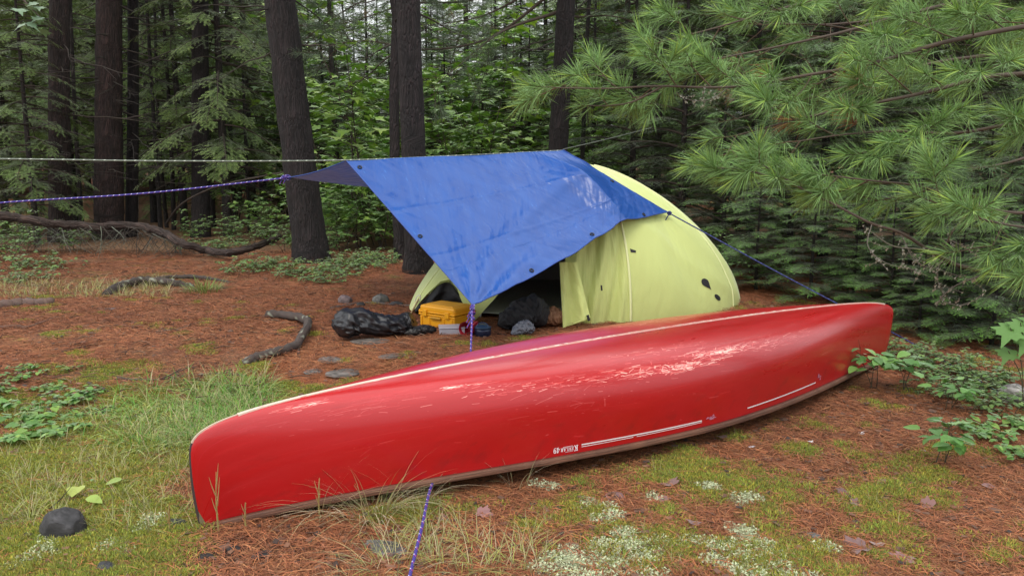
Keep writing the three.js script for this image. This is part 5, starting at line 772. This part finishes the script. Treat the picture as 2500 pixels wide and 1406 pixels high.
{
  const R = rand(900);
  // fallen pine needles, in clumps of a few dozen
  const clumps = [1, 2, 3].map((sd) => { const r = rand(sd * 7), s = new Soup(); for (let k = 0; k < 44; k++) { const x = (r() + r() - 1) * 0.2, z = (r() + r() - 1) * 0.2, a = r() * 6.283, l = 0.03 + r() * 0.07, y = 0.002 + r() * 0.008, tl = (r() - 0.4) * 0.012, w = 0.0006 + r() * 0.0005, b = (r() - 0.5) * 0.012, dx = Math.cos(a), dz = Math.sin(a), c = jitter([rgb(0.33, 0.115, 0.045), rgb(0.25, 0.085, 0.035), rgb(0.35, 0.15, 0.065), rgb(0.18, 0.07, 0.032)][r() * 4 | 0], r, 0.25); const A = V3(x, y, z), B = V3(x + dx * l / 2 - dz * b, y + tl + 0.003, z + dz * l / 2 + dx * b), C = V3(x + dx * l, y + tl * 0.4, z + dz * l), n = V3(-dz * w, w * 0.4, dx * w); const k0 = s.vv(A.clone().sub(n), c); s.vv(A.clone().add(n), c); s.vv(B.clone().add(n), c); s.vv(B.clone().sub(n), c); s.vv(C, c); s.i.push(k0, k0 + 1, k0 + 2, k0, k0 + 2, k0 + 3, k0 + 3, k0 + 2, k0 + 4); } return s.build(); });
  const lists = [[], [], []];
  for (let k = 0; k < 13000; k++) { const d = 2.2 + 6.5 * R() ** 1.5, x = (R() * 2 - 1) * (0.75 * d + 0.6), z = -d; if (mossAt(x, z) > 0.5 + 0.7 * R() || spotSum(charSpots, x, z) > 0.35 + 0.6 * R()) continue; const p = V3(x, land(x, z), z); if (inTent(p) && d > 7.1) continue; const g = 0.7 + 0.6 * R(); lists[R() * 3 | 0].push({ p, ry: R() * 6.283, s: 0.8 + 0.5 * R(), c: rgb(g, g * (0.92 + 0.16 * R()), g), ...slope(x, z) }); }
  // fine twigs and dark cone bits over the far clearing
  const bits = (() => { const r = rand(58), s = new Soup(); for (let k = 0; k < 9; k++) { const x = (r() - 0.5) * 0.9, z = (r() - 0.5) * 0.9, a = r() * 6.28, l = 0.04 + 0.16 * r() * r(), d = V3(Math.cos(a), 0.02, Math.sin(a)), p = V3(x, 0.008, z), m = p.clone().addScaledVector(d, l * 0.5).add(V3((r() - 0.5) * 0.03, 0.008, (r() - 0.5) * 0.03)); s.tube([p, m, p.clone().addScaledVector(d, l)], (u) => 0.0035 * (1 - 0.5 * u), 4, jitter(r() < 0.7 ? rgb(0.08, 0.045, 0.03) : rgb(0.22, 0.13, 0.08), r, 0.3), 0, false); } return s.build(); })();
  const bl = []; for (let k = 0; k < 420; k++) { const d = 4.5 + 8.5 * R(), x = (R() * 2 - 1) * (0.75 * d), z = -d; const p = V3(x, land(x, z), z); if (underCanoe(p) || inTent(p) || inTent(p.clone().lerp(TENT.O, 0.28)) || underCanoe(p.clone().lerp(CANOE.mid, 0.2))) continue; bl.push({ p, ry: R() * 6.28, s: 0.8 + 0.6 * R(), ...slope(x, z) }); }
  scatter('twig_litter', bits, M.twig, bl, 'fine dark twigs and cone bits strewn over the needle clearing');
  for (let k = 0; k < 5200; k++) { const d = 6.5 + 6 * R(), x = (R() * 2 - 1) * (0.75 * d), z = -d, p = V3(x, land(x, z), z); if (inTent(p)) continue; const g = 0.5 + 0.7 * R(); lists[R() * 3 | 0].push({ p, ry: R() * 6.283, s: 1 + 0.6 * R(), c: rgb(g, g * 0.96, g), ...slope(x, z) }); }
  lists.forEach((l, k) => scatter('needle_litter', clumps[k], M.dry, l, 'fallen rust brown pine needles scattered over the ground'));
  // moss: cushions of tiny upright shoots
  const mossGeo = (() => { const r = rand(55), s = new Soup(); for (let k = 0; k < 90; k++) { const a = r() * 6.283, q = Math.sqrt(r()) * 0.06, x = Math.cos(a) * q, z = Math.sin(a) * q, h = (0.010 + 0.012 * r()) * (1.2 - q / 0.08), w = 0.0022, b = r() * 6.28, c = jitter(r() < 0.45 ? rgb(0.34, 0.34, 0.04) : rgb(0.19, 0.26, 0.03), r, 0.3); const n = V3(Math.cos(b) * w, 0, Math.sin(b) * w); s.tri(V3(x, -0.004, z).sub(n), V3(x, -0.004, z).add(n), V3(x + (r() - 0.5) * 0.014, h, z + (r() - 0.5) * 0.014), c); s.tri(V3(x - n.z, h * 0.4, z + n.x), V3(x + n.z, h * 0.4, z - n.x), V3(x + (r() - 0.5) * 0.02, h * 0.9, z + (r() - 0.5) * 0.02), c); } return s.build(); })();
  const moss = []; for (let k = 0; k < 60000 && moss.length < 16000; k++) { const d = 2.2 + 6 * R() ** 1.6, x = (R() * 2 - 1) * (0.75 * d + 0.5), z = -d; if (mossAt(x, z) < 0.45 + 0.4 * R()) continue; const p = V3(x, land(x, z), z); if (underCanoe(p)) continue; const g = 0.75 + 0.6 * R(); moss.push({ p, ry: R() * 6.28, s: 0.7 + 0.9 * R(), c: rgb(g * (0.9 + 0.35 * R()), g, g) }); }
  scatter('moss', mossGeo, M.blade, moss, 'yellow green moss cushions on the forest floor');
  // reindeer lichen: pale frothy tufts
  const lichenGeo = (() => { const r = rand(56), s = new Soup(); for (let k = 0; k < 120; k++) { const a = r() * 6.283, q = Math.sqrt(r()) * 0.035, h = 0.004 + 0.02 * r() * (1 - q / 0.05), p = V3(Math.cos(a) * q, h, Math.sin(a) * q), z = 0.0045 + 0.005 * r(), v = () => V3((r() - 0.5) * 2 * z, (r() - 0.5) * 2 * z, (r() - 0.5) * 2 * z); s.tri(p.clone().add(v()), p.clone().add(v()), p.clone().add(v()), jitter(rgb(0.44, 0.48, 0.31), r, 0.2)); } return s.build(); })();
  const lich = []; for (const [px, py, r, n] of [[1430, 1375, 0.16, 44], [1530, 1335, 0.1, 22], [1600, 1350, 0.09, 16], [1810, 1310, 0.07, 14], [1840, 1370, 0.14, 34], [1900, 1400, 0.14, 26], [1820, 1225, 0.06, 12], [1590, 1215, 0.035, 4], [1740, 1190, 0.03, 4], [1450, 1240, 0.06, 10], [1325, 1190, 0.03, 3], [1700, 1330, 0.05, 6], [350, 1280, 0.05, 8], [120, 1335, 0.06, 8], [270, 1345, 0.06, 7], [1390, 1395, 0.1, 18], [1510, 1400, 0.14, 26], [2035, 1340, 0.04, 3], [80, 1375, 0.06, 6], [1490, 1270, 0.05, 6]]) { const c = onLand(px, py); for (let k = 0; k < n * 0.9; k++) { const a = R() * 6.28, q = r * Math.sqrt(R()) * 1.2, x = c.x + Math.cos(a) * q, z = c.z + Math.sin(a) * q; lich.push({ p: V3(x, land(x, z), z), ry: R() * 6.28, s: 0.65 + 0.8 * R() }); } }
  scatter('reindeer_lichen', lichenGeo, M.dry, lich, 'pale green frothy lichen tufts in the foreground');
  // bits of bark, cone scales, crumbs
  const chip = (() => { const r = rand(57), s = new Soup(); for (let k = 0; k < 12; k++) { const x = (r() - 0.5) * 0.4, z = (r() - 0.5) * 0.4, l = 0.004 + r() * 0.011, a = r() * 6, c = jitter([rgb(0.1, 0.05, 0.03), rgb(0.2, 0.1, 0.06), rgb(0.26, 0.15, 0.1), rgb(0.04, 0.025, 0.02)][r() * 4 | 0], r, 0.3), d = V3(Math.cos(a) * l, 0, Math.sin(a) * l), n = V3(-d.z, 0.3 * l, d.x).multiplyScalar(0.5), p = V3(x, 0.008, z); s.quad(p.clone().sub(d).sub(n), p.clone().add(d).sub(n), p.clone().add(d).multiplyScalar(1).add(n), p.clone().sub(d).add(n), c); } return s.build(); })();
  const ch = []; for (let k = 0; k < 1800; k++) { const d = 2.2 + 9 * R() ** 1.6, x = (R() * 2 - 1) * (0.75 * d + 0.5), z = -d; ch.push({ p: V3(x, land(x, z), z), ry: R() * 6.28, s: 0.7 + R(), ...slope(x, z) }); }
  scatter('bark_crumbs', chip, M.dry, ch, 'small dark crumbs of bark and cone scattered over the ground');

  // grass
  const tuft = (sd, n, len, spread, lean, cols, w = 0.0017) => { const r = rand(sd), s = new Soup(); for (let k = 0; k < n; k++) { const a = r() * 6.283, q = Math.sqrt(r()) * spread, b = a + (r() - 0.5) * 1.4, l = len * (0.45 + 0.75 * r()), ln = lean * (0.3 + r()), c = jitter(cols[r() * cols.length | 0], r, 0.2); let p = V3(Math.cos(a) * q, -0.005, Math.sin(a) * q), d = V3(Math.cos(b) * ln * 0.5, 1, Math.sin(b) * ln * 0.5).normalize(); const n2 = V3(-Math.sin(b), 0, Math.cos(b)).multiplyScalar(w * (0.7 + 0.6 * r())); let pl = null; for (let m = 0; m <= 5; m++) { const ww = n2.clone().multiplyScalar(1 - (m / 5) ** 2 * 0.95), i0 = s.vv(p.clone().sub(ww), c); s.vv(p.clone().add(ww), c); if (pl !== null) s.i.push(pl, pl + 1, i0 + 1, pl, i0 + 1, i0); pl = i0; d.add(V3(Math.cos(b) * ln * 0.32, -0.16 * ln, Math.sin(b) * ln * 0.32)).normalize(); p = p.clone().addScaledVector(d, l / 5); if (p.y < 0.004) p.y = 0.004; } } return s.build(); };
  const greens = [rgb(0.13, 0.31, 0.025), rgb(0.22, 0.4, 0.04), rgb(0.38, 0.42, 0.09), rgb(0.1, 0.24, 0.025)], straw = [rgb(0.42, 0.36, 0.18), rgb(0.34, 0.33, 0.14), rgb(0.24, 0.28, 0.08), rgb(0.5, 0.42, 0.25)];
  const field = tuft(71, 13, 0.17, 0.09, 1.25, greens), field2 = tuft(72, 12, 0.15, 0.05, 1.1, [...straw, ...greens]);
  const ga = [], gb = []; for (let k = 0; k < 5000 && ga.length < 330; k++) { const c = onLand(180 + R() * 480, 930 + R() * 170); const w = Math.exp(-(((c.x + 1.55) / 0.55) ** 2 + ((c.z + 4.75) / 0.7) ** 2)); if (R() > w * 1.3 || underCanoe(c)) continue; (R() < 0.7 ? ga : gb).push({ p: c, ry: R() * 6.28, s: 0.7 + 0.7 * R() }); }
  for (let k = 0; k < 260; k++) { const c = onLand(R() * 520, 1000 + R() * 300); if (!underCanoe(c)) gb.push({ p: c, ry: R() * 6.28, s: 0.4 + 0.5 * R() }); }
  for (let k = 0; k < 130; k++) { const c = onLand(1250 + R() * 1250, 1060 + R() * 340); if (!underCanoe(c) && mossAt(c.x, c.z) > 0.3) gb.push({ p: c, ry: R() * 6.28, s: 0.25 + 0.3 * R() }); }
  for (let k = 0; k < 160; k++) { const c = onLand(R() * 420, 690 + R() * 40); gb.push({ p: c, ry: R() * 6.28, s: 0.6 + 0.6 * R() }); }
  for (let k = 0; k < 60; k++) { const c = onLand(900 + R() * 420, 1290 + R() * 110); gb.push({ p: c, ry: R() * 6.28, s: 0.5 + 0.6 * R() }); }
  scatter('grass', field, M.blade, ga, 'green grass left of the canoe bow'); scatter('grass', field2, M.blade, gb, 'thin straw coloured grass blades in the moss');
  const tuftThing = (sd, px, py, n, len, spread, lean, cols, label, w) => { const p = onLand(px, py); const t = solo('grass_tuft', tuft(sd, n, len, spread, lean, cols, w), M.blade, label, 'grass tuft', p); t.userData.kind = 'stuff'; delete t.userData.category; return t; };
  tuftThing(81, 905, 1250, 150, 0.34, 0.11, 1.1, straw, 'straw coloured grass tuft bent over under the canoe gunwale'); tuftThing(82, 1010, 1222, 70, 0.3, 0.09, 1.1, straw, 'straw grass tuft beside the rope under the canoe'); tuftThing(83, 790, 1252, 50, 0.32, 0.05, 1.2, straw, 'sparse straw grass left of the big tuft');
  tuftThing(84, 497, 712, 240, 0.2, 0.2, 0.9, [rgb(0.2, 0.27, 0.05), rgb(0.15, 0.23, 0.04)], 'small round green grass tuft on the needle clearing', 0.0026); tuftThing(85, 1265, 1190, 16, 0.28, 0.05, 0.6, straw, 'few upright grass stalks by the canoe midship');
  tuftThing(86, 640, 1075, 60, 0.26, 0.12, 1.2, greens, 'green grass tuft by the canoe bow'); tuftThing(87, 960, 1395, 50, 0.25, 0.16, 1.3, straw, 'straw grass sprawled by the rope at the lower edge');
  // tall seed stalks in front of the bow
  const stalk = (px, py, hpx, label, sd) => { const r = rand(sd), p = onLand(px, py), h = hpx / FOCAL * -p.z, s = new Soup(); const c = rgb(0.42, 0.27, 0.09), top = V3(0.004, h, 0); s.tube(spline([V3(0, -0.02, 0), V3(-0.003, h * 0.5, 0), top], 10), (u) => 0.0042 - 0.0026 * u, 5, (u) => rgb(0.3 + 0.15 * u, 0.27 + 0.02 * u, 0.08), 0, false); for (let k = 0; k < 4; k++) { const y0 = h * (0.3 + 0.14 * k), a = (k % 2 ? 0.22 : -0.24) * (0.7 + 0.5 * r()), l = h * (0.3 + 0.2 * r()); s.tube(spline([V3(0, y0, 0), V3(Math.sin(a) * l * 0.5, y0 + l * 0.55, 0.01), V3(Math.sin(a) * l * 0.8, y0 + l, 0.015)], 6), (u) => 0.0034 * (1 - u * 0.75), 4, c, 0, false); } solo('grass_stalk', s.build(), M.blade, label, 'grass stalk', p); };
  stalk(533, 1300, 165, 'tall tan grass stalk standing in front of the canoe bow', 1); stalk(600, 1290, 70, 'short tan stalk right of the tall one at the bow', 2); stalk(780, 1262, 105, 'thin tan stalk against the hull beside the grass tuft', 3); stalk(1098, 1190, 95, 'thin stalk rising at the canoe midship', 4); stalk(415, 1300, 75, 'short yellow stalk left of the canoe bow', 5);
}
// ---------------------------------------------------------------- stones
function stone(px, py, sx, sy, sz, seed, colr, label, name = 'stone', sink = 0.25) {
  const p = onLand(px, py), g = new THREE.IcosahedronGeometry(1, 12), a = g.attributes.position, R = rand(seed), o = R() * 50, cs = new Float32Array(a.count * 3), v = V3();
  for (let k = 0; k < a.count; k++) { v.fromBufferAttribute(a, k); let m = 1 + 0.35 * fbm(v.x * 0.9 + o, v.y * 0.9, v.z * 0.9, 3) + 0.07 * fbm(v.x * 5 + o, v.y * 5, v.z * 5, 3); for (const [nx, ny, nz, c] of [[0.5, 0.8, 0.3, 0.82], [-0.7, 0.4, 0.6, 0.8], [0.2, 0.1, 0.97, 0.85], [0.9, 0.2, 0.1, 0.84]]) { const q = (v.x * nx + v.y * ny + v.z * nz) * m; if (q > c) m *= lerp(1, c / q, 0.8); } const q = fbm(v.x * 2 + o, v.y * 2, v.z * 2, 4), cc = colr.clone().multiplyScalar(1 + 1.1 * q); cs.set([cc.r, cc.g, cc.b], k * 3); v.multiplyScalar(m); a.setXYZ(k, v.x * sx, v.y * sy, v.z * sz); }
  g.setAttribute('color', new THREE.BufferAttribute(cs, 3)); g.computeVertexNormals(); g.rotateY(R() * 1.2 - 0.6);
  p.y += sy * (1 - sink * 2) * 0.8; return solo(name, g, M.stone, label, 'stone', p, null);
}
stone(152, 1302, 0.09, 0.075, 0.075, 21, rgb(0.05, 0.047, 0.05), 'dark rounded stone on the moss in the lower left');
stone(428, 1282, 0.05, 0.018, 0.03, 2, rgb(0.02, 0.02, 0.022), 'flat black charred chunk beside the canoe bow', 'charred_wood');
stone(255, 1392, 0.045, 0.02, 0.03, 3, rgb(0.045, 0.045, 0.05), 'small dark stone at the bottom edge');
stone(842, 740, 0.075, 0.06, 0.07, 4, rgb(0.22, 0.16, 0.16), 'pinkish round stone behind the black sack');
stone(930, 740, 0.085, 0.065, 0.07, 5, rgb(0.16, 0.155, 0.14), 'grey stone right of the pinkish one');
stone(940, 1345, 0.11, 0.018, 0.07, 6, rgb(0.15, 0.15, 0.145), 'flat grey stone half buried beside the front rope', 'stone', 0.4);
stone(805, 880, 0.10, 0.02, 0.07, 7, rgb(0.2, 0.17, 0.15), 'flat grey rock patch in front of the black sack', 'bedrock', 0.4); stone(838, 912, 0.12, 0.02, 0.09, 8, rgb(0.19, 0.165, 0.15), 'grey rock outcrop nearest the canoe keel', 'bedrock', 0.4); stone(765, 908, 0.07, 0.016, 0.05, 9, rgb(0.2, 0.19, 0.18), 'small grey rock left of the outcrop', 'bedrock', 0.4);
stone(960, 870, 0.12, 0.016, 0.06, 10, rgb(0.19, 0.16, 0.14), 'thin grey rock streak above the canoe', 'bedrock', 0.42); stone(905, 835, 0.16, 0.02, 0.08, 11, rgb(0.18, 0.15, 0.13), 'grey rock ledge under the black sack', 'bedrock', 0.42); stone(268, 756, 0.1, 0.012, 0.06, 12, rgb(0.3, 0.29, 0.31), 'thin pale stone in the needle clearing', 'bedrock', 0.42);
stone(2478, 985, 0.1, 0.09, 0.08, 13, rgb(0.42, 0.39, 0.36), 'pale stone in the plants at the right edge');
stone(880, 748, 0.05, 0.03, 0.04, 14, rgb(0.03, 0.027, 0.025), 'dark burnt lump between the two stones', 'charred_wood'); stone(968, 746, 0.07, 0.03, 0.04, 15, rgb(0.045, 0.042, 0.042), 'dark flat stone right of the grey one');
stone(1990, 1312, 0.035, 0.012, 0.03, 16, rgb(0.16, 0.155, 0.15), 'tiny grey pebble in the right foreground'); stone(570, 1345, 0.03, 0.012, 0.025, 18, rgb(0.02, 0.02, 0.02), 'black charcoal bit below the canoe bow', 'charred_wood'); stone(500, 1365, 0.035, 0.014, 0.025, 19, rgb(0.018, 0.018, 0.018), 'black charcoal bit at the fire scar', 'charred_wood'); stone(640, 1358, 0.03, 0.012, 0.025, 20, rgb(0.02, 0.02, 0.02), 'black charcoal bit right of the fire scar', 'charred_wood');

// ---------------------------------------------------------------- roots, sticks, logs
function stick(name, label, pts, r0, r1, colr, opt = {}) { // pts: [px, py, lift] on the land, or [px, py, distance, true] in the air
  const q = pts.map(([px, py, h = 0, free]) => free ? at(px, py, h) : onLand(px, py).add(V3(0, h + r0 * 0.55, 0))), o = q[0].clone(), R = rand(label.length * 7 + pts.length), c = spline(q, opt.n ?? 50).map((p, i) => p.sub(o).add(V3(0, (R() - 0.5) * r0 * 0.35, (R() - 0.5) * r0 * 0.5))), s = new Soup();
  s.tube(c, (u) => lerp(r0, r1, u), opt.seg ?? 9, (u, a) => { const x = jitter(colr, R, 0.25); return opt.lichen && R() < opt.lichen ? x.lerp(rgb(0.33, 0.35, 0.27), 0.75) : x; }, 0.5);
  const t = thing(name, label, opt.cat ?? 'stick', o); part(opt.part ?? 'stem', s.build(), opt.mat ?? M.twig, t);
  if (opt.side) for (let k = 0; k < opt.side; k++) { const i = 4 + (R() * (c.length - 6) | 0), d = c[i + 1].clone().sub(c[i]).normalize(), sd = V3(-d.z, 0.15 + 0.4 * R(), d.x).multiplyScalar(R() < 0.5 ? -1 : 1); sd.y = Math.abs(sd.y) * (opt.down ? -1 : 1); const e = new Soup(), l = (opt.sl ?? 0.2) * (0.4 + R()); e.tube([c[i], c[i].clone().addScaledVector(d, l * 0.5).addScaledVector(sd, l * 0.35), c[i].clone().addScaledVector(d, l * 0.9).addScaledVector(sd, l * 0.8)], (u) => r1 * 0.7 * (1 - 0.7 * u), 4, jitter(colr, R, 0.3), 0, false); part('side_twig', e.build(), M.twig, t); }
  return t;
}
const rootC = rgb(0.055, 0.04, 0.034), darkC = rgb(0.05, 0.038, 0.032);
stick('tree_root', 'thick mossy root looping out of the needles left of the black sack', [[650, 776, 0.01], [690, 782, 0.03], [735, 792, 0.04], [752, 808, 0.05], [738, 838, 0.04], [718, 858, 0.02], [672, 872, 0.02], [630, 880, 0.01], [595, 892, -0.01]], 0.036, 0.03, rootC, { cat: 'root', part: 'root', lichen: 0.07 });
stick('tree_root', 'short root spur dropping from the looping root', [[735, 835, 0.02], [728, 860, 0], [733, 882, -0.02]], 0.014, 0.008, rootC, { cat: 'root', part: 'root' });
stick('tree_root', 'long dark root surfacing across the far needle clearing', [[258, 722, -0.02], [300, 706, 0.02], [350, 696, 0.03], [420, 700, 0.02], [470, 702, -0.02]], 0.05, 0.035, darkC, { cat: 'root', part: 'root', lichen: 0.05 });
stick('tree_root', 'thin dark root behind the long one in the clearing', [[340, 692, 0], [420, 684, 0.02], [500, 684, 0.01], [560, 690, -0.02]], 0.03, 0.02, darkC, { cat: 'root', part: 'root' });
stick('fallen_branch', 'dark lichened stick lying behind the grass left of the canoe', [[286, 924], [320, 930], [400, 928], [470, 918], [560, 916], [600, 922], [650, 942], [685, 962]], 0.012, 0.007, rgb(0.06, 0.05, 0.042), { lichen: 0.08, side: 4 });
stick('log', 'broken brown log end entering from the left edge', [[-120, 762], [0, 752], [60, 746], [125, 743]], 0.05, 0.042, rgb(0.13, 0.085, 0.07), { cat: 'log', part: 'wood' });
stick('fallen_branch', 'splintered stick at the left edge below the log end', [[-80, 812], [0, 803], [40, 800], [62, 803], [100, 790], [140, 776]], 0.02, 0.006, rgb(0.12, 0.06, 0.04));
stick('fallen_branch', 'thin stick passing behind the dark stone in the lower left', [[-60, 1252], [60, 1258], [130, 1252], [220, 1258], [345, 1256]], 0.007, 0.006, darkC, { side: 2, sl: 0.1 });
stick('fallen_branch', 'stick lying beside the two stones near the tent', [[808, 756], [850, 748], [880, 742], [960, 746], [1010, 750]], 0.016, 0.012, rgb(0.09, 0.07, 0.06));
stick('fallen_branch', 'thin pale stick on the needles below the canoe middle', [[1755, 1132], [1820, 1126], [1880, 1119]], 0.004, 0.003, rgb(0.4, 0.25, 0.15));
stick('fallen_branch', 'thin dark twig in the lower right corner', [[2130, 1350], [2150, 1372], [2180, 1410]], 0.005, 0.003, darkC);
stick('fallen_branch', 'long thin stick on the clearing left of the looping root', [[380, 812], [430, 806], [480, 790], [520, 786]], 0.009, 0.005, rgb(0.1, 0.07, 0.055), { lichen: 0.1 });
stick('fallen_branch', 'thin twig below the log end in the clearing', [[200, 742], [270, 748], [330, 760]], 0.008, 0.005, darkC); stick('fallen_branch', 'twig near the green tuft in the clearing', [[370, 742], [430, 740], [490, 730]], 0.008, 0.005, darkC); stick('fallen_branch', 'fine twig crossing the clearing at left centre', [[150, 860], [190, 850], [240, 838]], 0.007, 0.004, darkC); stick('fallen_branch', 'fine twigs on the needles above the looping root', [[645, 812], [690, 818], [715, 806]], 0.006, 0.004, darkC, { side: 3, sl: 0.15 });
// fallen pine bough propped across the wood edge
{
  const main = stick('fallen_log', 'long bowed fallen log propped across the wood edge at left', [[-160, 512, 11.6, true], [0, 527, 11.7, true], [90, 540, 11.8, true], [200, 552, 12, true], [330, 552, 12.2, true], [390, 566, 12.0, true], [450, 596, 11.6, true], [505, 628, 0.06], [570, 638, 0.1], [640, 626, 0.14], [682, 614, 0.2]], 0.068, 0.045, rgb(0.13, 0.085, 0.068), { cat: 'log', part: 'wood', seg: 14, n: 80, mat: M.bark });
  const R = rand(77), s = new Soup(), o = main.position;
  for (let k = 0; k < 90; k++) { const px = 40 + R() * 480, py = table([[0, 530], [200, 552], [330, 555], [450, 600], [520, 630]], px), a = at(px, py, 11.95 + R() * 0.3), len = 0.25 + R() * 0.75, d = V3((R() - 0.35) * 1.8, -0.6 + 0.5 * R(), (R() - 0.2) * 1.2).normalize(), q = [a]; let p = a; for (let m = 0; m < 5; m++) { d.add(V3((R() - 0.5) * 0.3, (R() - 0.5) * 0.25, (R() - 0.5) * 0.3)).normalize(); p = p.clone().addScaledVector(d, len / 5); p.y = Math.max(p.y, land(p.x, p.z) + 0.01); q.push(p); } const c = R() < 0.3 ? rgb(0.15, 0.16, 0.125) : rgb(0.055, 0.045, 0.036); s.tube(q.map((x) => x.clone().sub(o)), (u) => 0.007 * (1 - 0.75 * u), 4, jitter(c, R, 0.25), 0.4, false); for (let m = 2; m < 6; m++) for (let w = 0; w < 2; w++) { const e = V3(R() - 0.5, -R() * 0.7, R() - 0.5).normalize(); s.tube([q[m].clone().sub(o), q[m].clone().addScaledVector(e, 0.06 + 0.2 * R()).sub(o)], 0.002, 3, jitter(c, R, 0.3), 0, false); } }
  part('dead_twigs', s.build(), M.twig, main, 'tangle of dead lichened twigs under the log', 'stuff');
  stick('fallen_log', 'short rotting log lying behind the leaning pine at left', [[615, 545, 15, true], [650, 556, 14.8, true], [700, 568, 14.5, true]], 0.09, 0.08, rgb(0.13, 0.1, 0.07), { cat: 'log', part: 'wood', seg: 12 });
  stick('dead_branch', 'slanting bare branch leaning between the mottled trunk and the leaning pine', [[405, 545, 15.2, true], [440, 500, 14.6, true], [520, 458, 14, true], [690, 420, 13, true]], 0.02, 0.012, darkC, { cat: 'branch', part: 'wood' });
}
// ---------------------------------------------------------------- fallen leaves and scraps
{
  const R = rand(321), flat = (px, py, shape, size, c, label, name = 'fallen_leaf', turn = R() * 6.28, lift = 0.016) => { const p = onLand(px, py), s = new Soup(), d = V3(Math.cos(turn), 0.04, Math.sin(turn)); leaf(s, shape, V3(0, lift, 0).addScaledVector(d, -size / 2), d, V3((R() - 0.5) * 0.5, 1, (R() - 0.5) * 0.5 + 0.15).normalize(), size, c, R, 0.18); return solo(name, s.build(), M.leaf, label, 'leaf', p, 'leaves on the ground'); };
  flat(183, 1222, 'heart', 0.085, rgb(0.42, 0.5, 0.08), 'yellow green leaf standing behind the dark stone', 'fallen_leaf', 1.4, 0.05); flat(230, 1243, 'ovate', 0.08, rgb(0.36, 0.5, 0.09), 'bright green leaf right behind the dark stone', 'fallen_leaf', 0.3, 0.05); flat(278, 1195, 'ovate', 0.07, rgb(0.30, 0.42, 0.08), 'bright green leaf farthest right of the stone leaves', 'fallen_leaf', 2.6, 0.045); flat(225, 1213, 'maple', 0.08, rgb(0.26, 0.14, 0.1), 'dry pinkish leaf between the green leaves'); flat(218, 1180, 'ovate', 0.05, rgb(0.2, 0.36, 0.08), 'small green leaf above the stone leaves'); flat(190, 1128, 'ovate', 0.06, rgb(0.12, 0.25, 0.08), 'dark green leaf on a long stalk at left');
  const pink = rgb(0.27, 0.14, 0.13); [[1628, 1180, 0.11, 'pinkish dead maple leaf on the moss below the canoe text'], [1505, 1222, 0.13, 'large dull dead leaf left of the pinkish one'], [1622, 1228, 0.07, 'small dead leaf under the pinkish one'], [1693, 1280, 0.07, 'dead leaf near the pale lichen'], [1760, 1070, 0.07, 'dead leaf on the needles below the stripes'], [2060, 1212, 0.08, 'dead leaf among needles at right centre'], [2098, 1235, 0.07, 'dead leaf right of the one among needles'], [2250, 1235, 0.1, 'dead leaf far right in the foreground'], [2070, 1340, 0.14, 'large dead leaf at lower right'], [2140, 1330, 0.09, 'dead leaf beside the large one at lower right'], [2200, 1375, 0.1, 'dead leaf at the bottom right edge'], [1645, 1095, 0.05, 'greyish leaf bit below the gunwale'], [1190, 1260, 0.09, 'dark wet leaf by the rope'], [2165, 1185, 0.05, 'small pale leaf in the right foreground'], [2420, 1195, 0.08, 'dead leaf near the right edge']].forEach(([px, py, sz, l]) => flat(px, py, R() < 0.75 ? 'maple' : 'ovate', sz, jitter(pink, R, 0.3), l));
  // tiny pale scraps
  for (const [px, py, l] of [[1835, 1096, 'small white scrap on the needles'], [2105, 1063, 'small torn white scrap near the seedling'], [2255, 1105, 'tiny white scrap left of the seedling'], [1980, 1083, 'tiny pale scrap below the gunwale']]) { const s = new Soup(), p = onLand(px, py); for (let k = 0; k < 4; k++) { const v = () => V3((R() - 0.5) * 0.045, 0.006 + R() * 0.014, (R() - 0.5) * 0.025); s.tri(v(), v(), v(), jitter(rgb(0.6, 0.6, 0.62), R, 0.15)); } solo('paper_scrap', s.build(), M.dry, l, 'scrap', p); }
}
scene.traverse((o) => { if (o.isMesh) { o.castShadow = true; o.receiveShadow = true; } });
renderer.render(scene, camera);
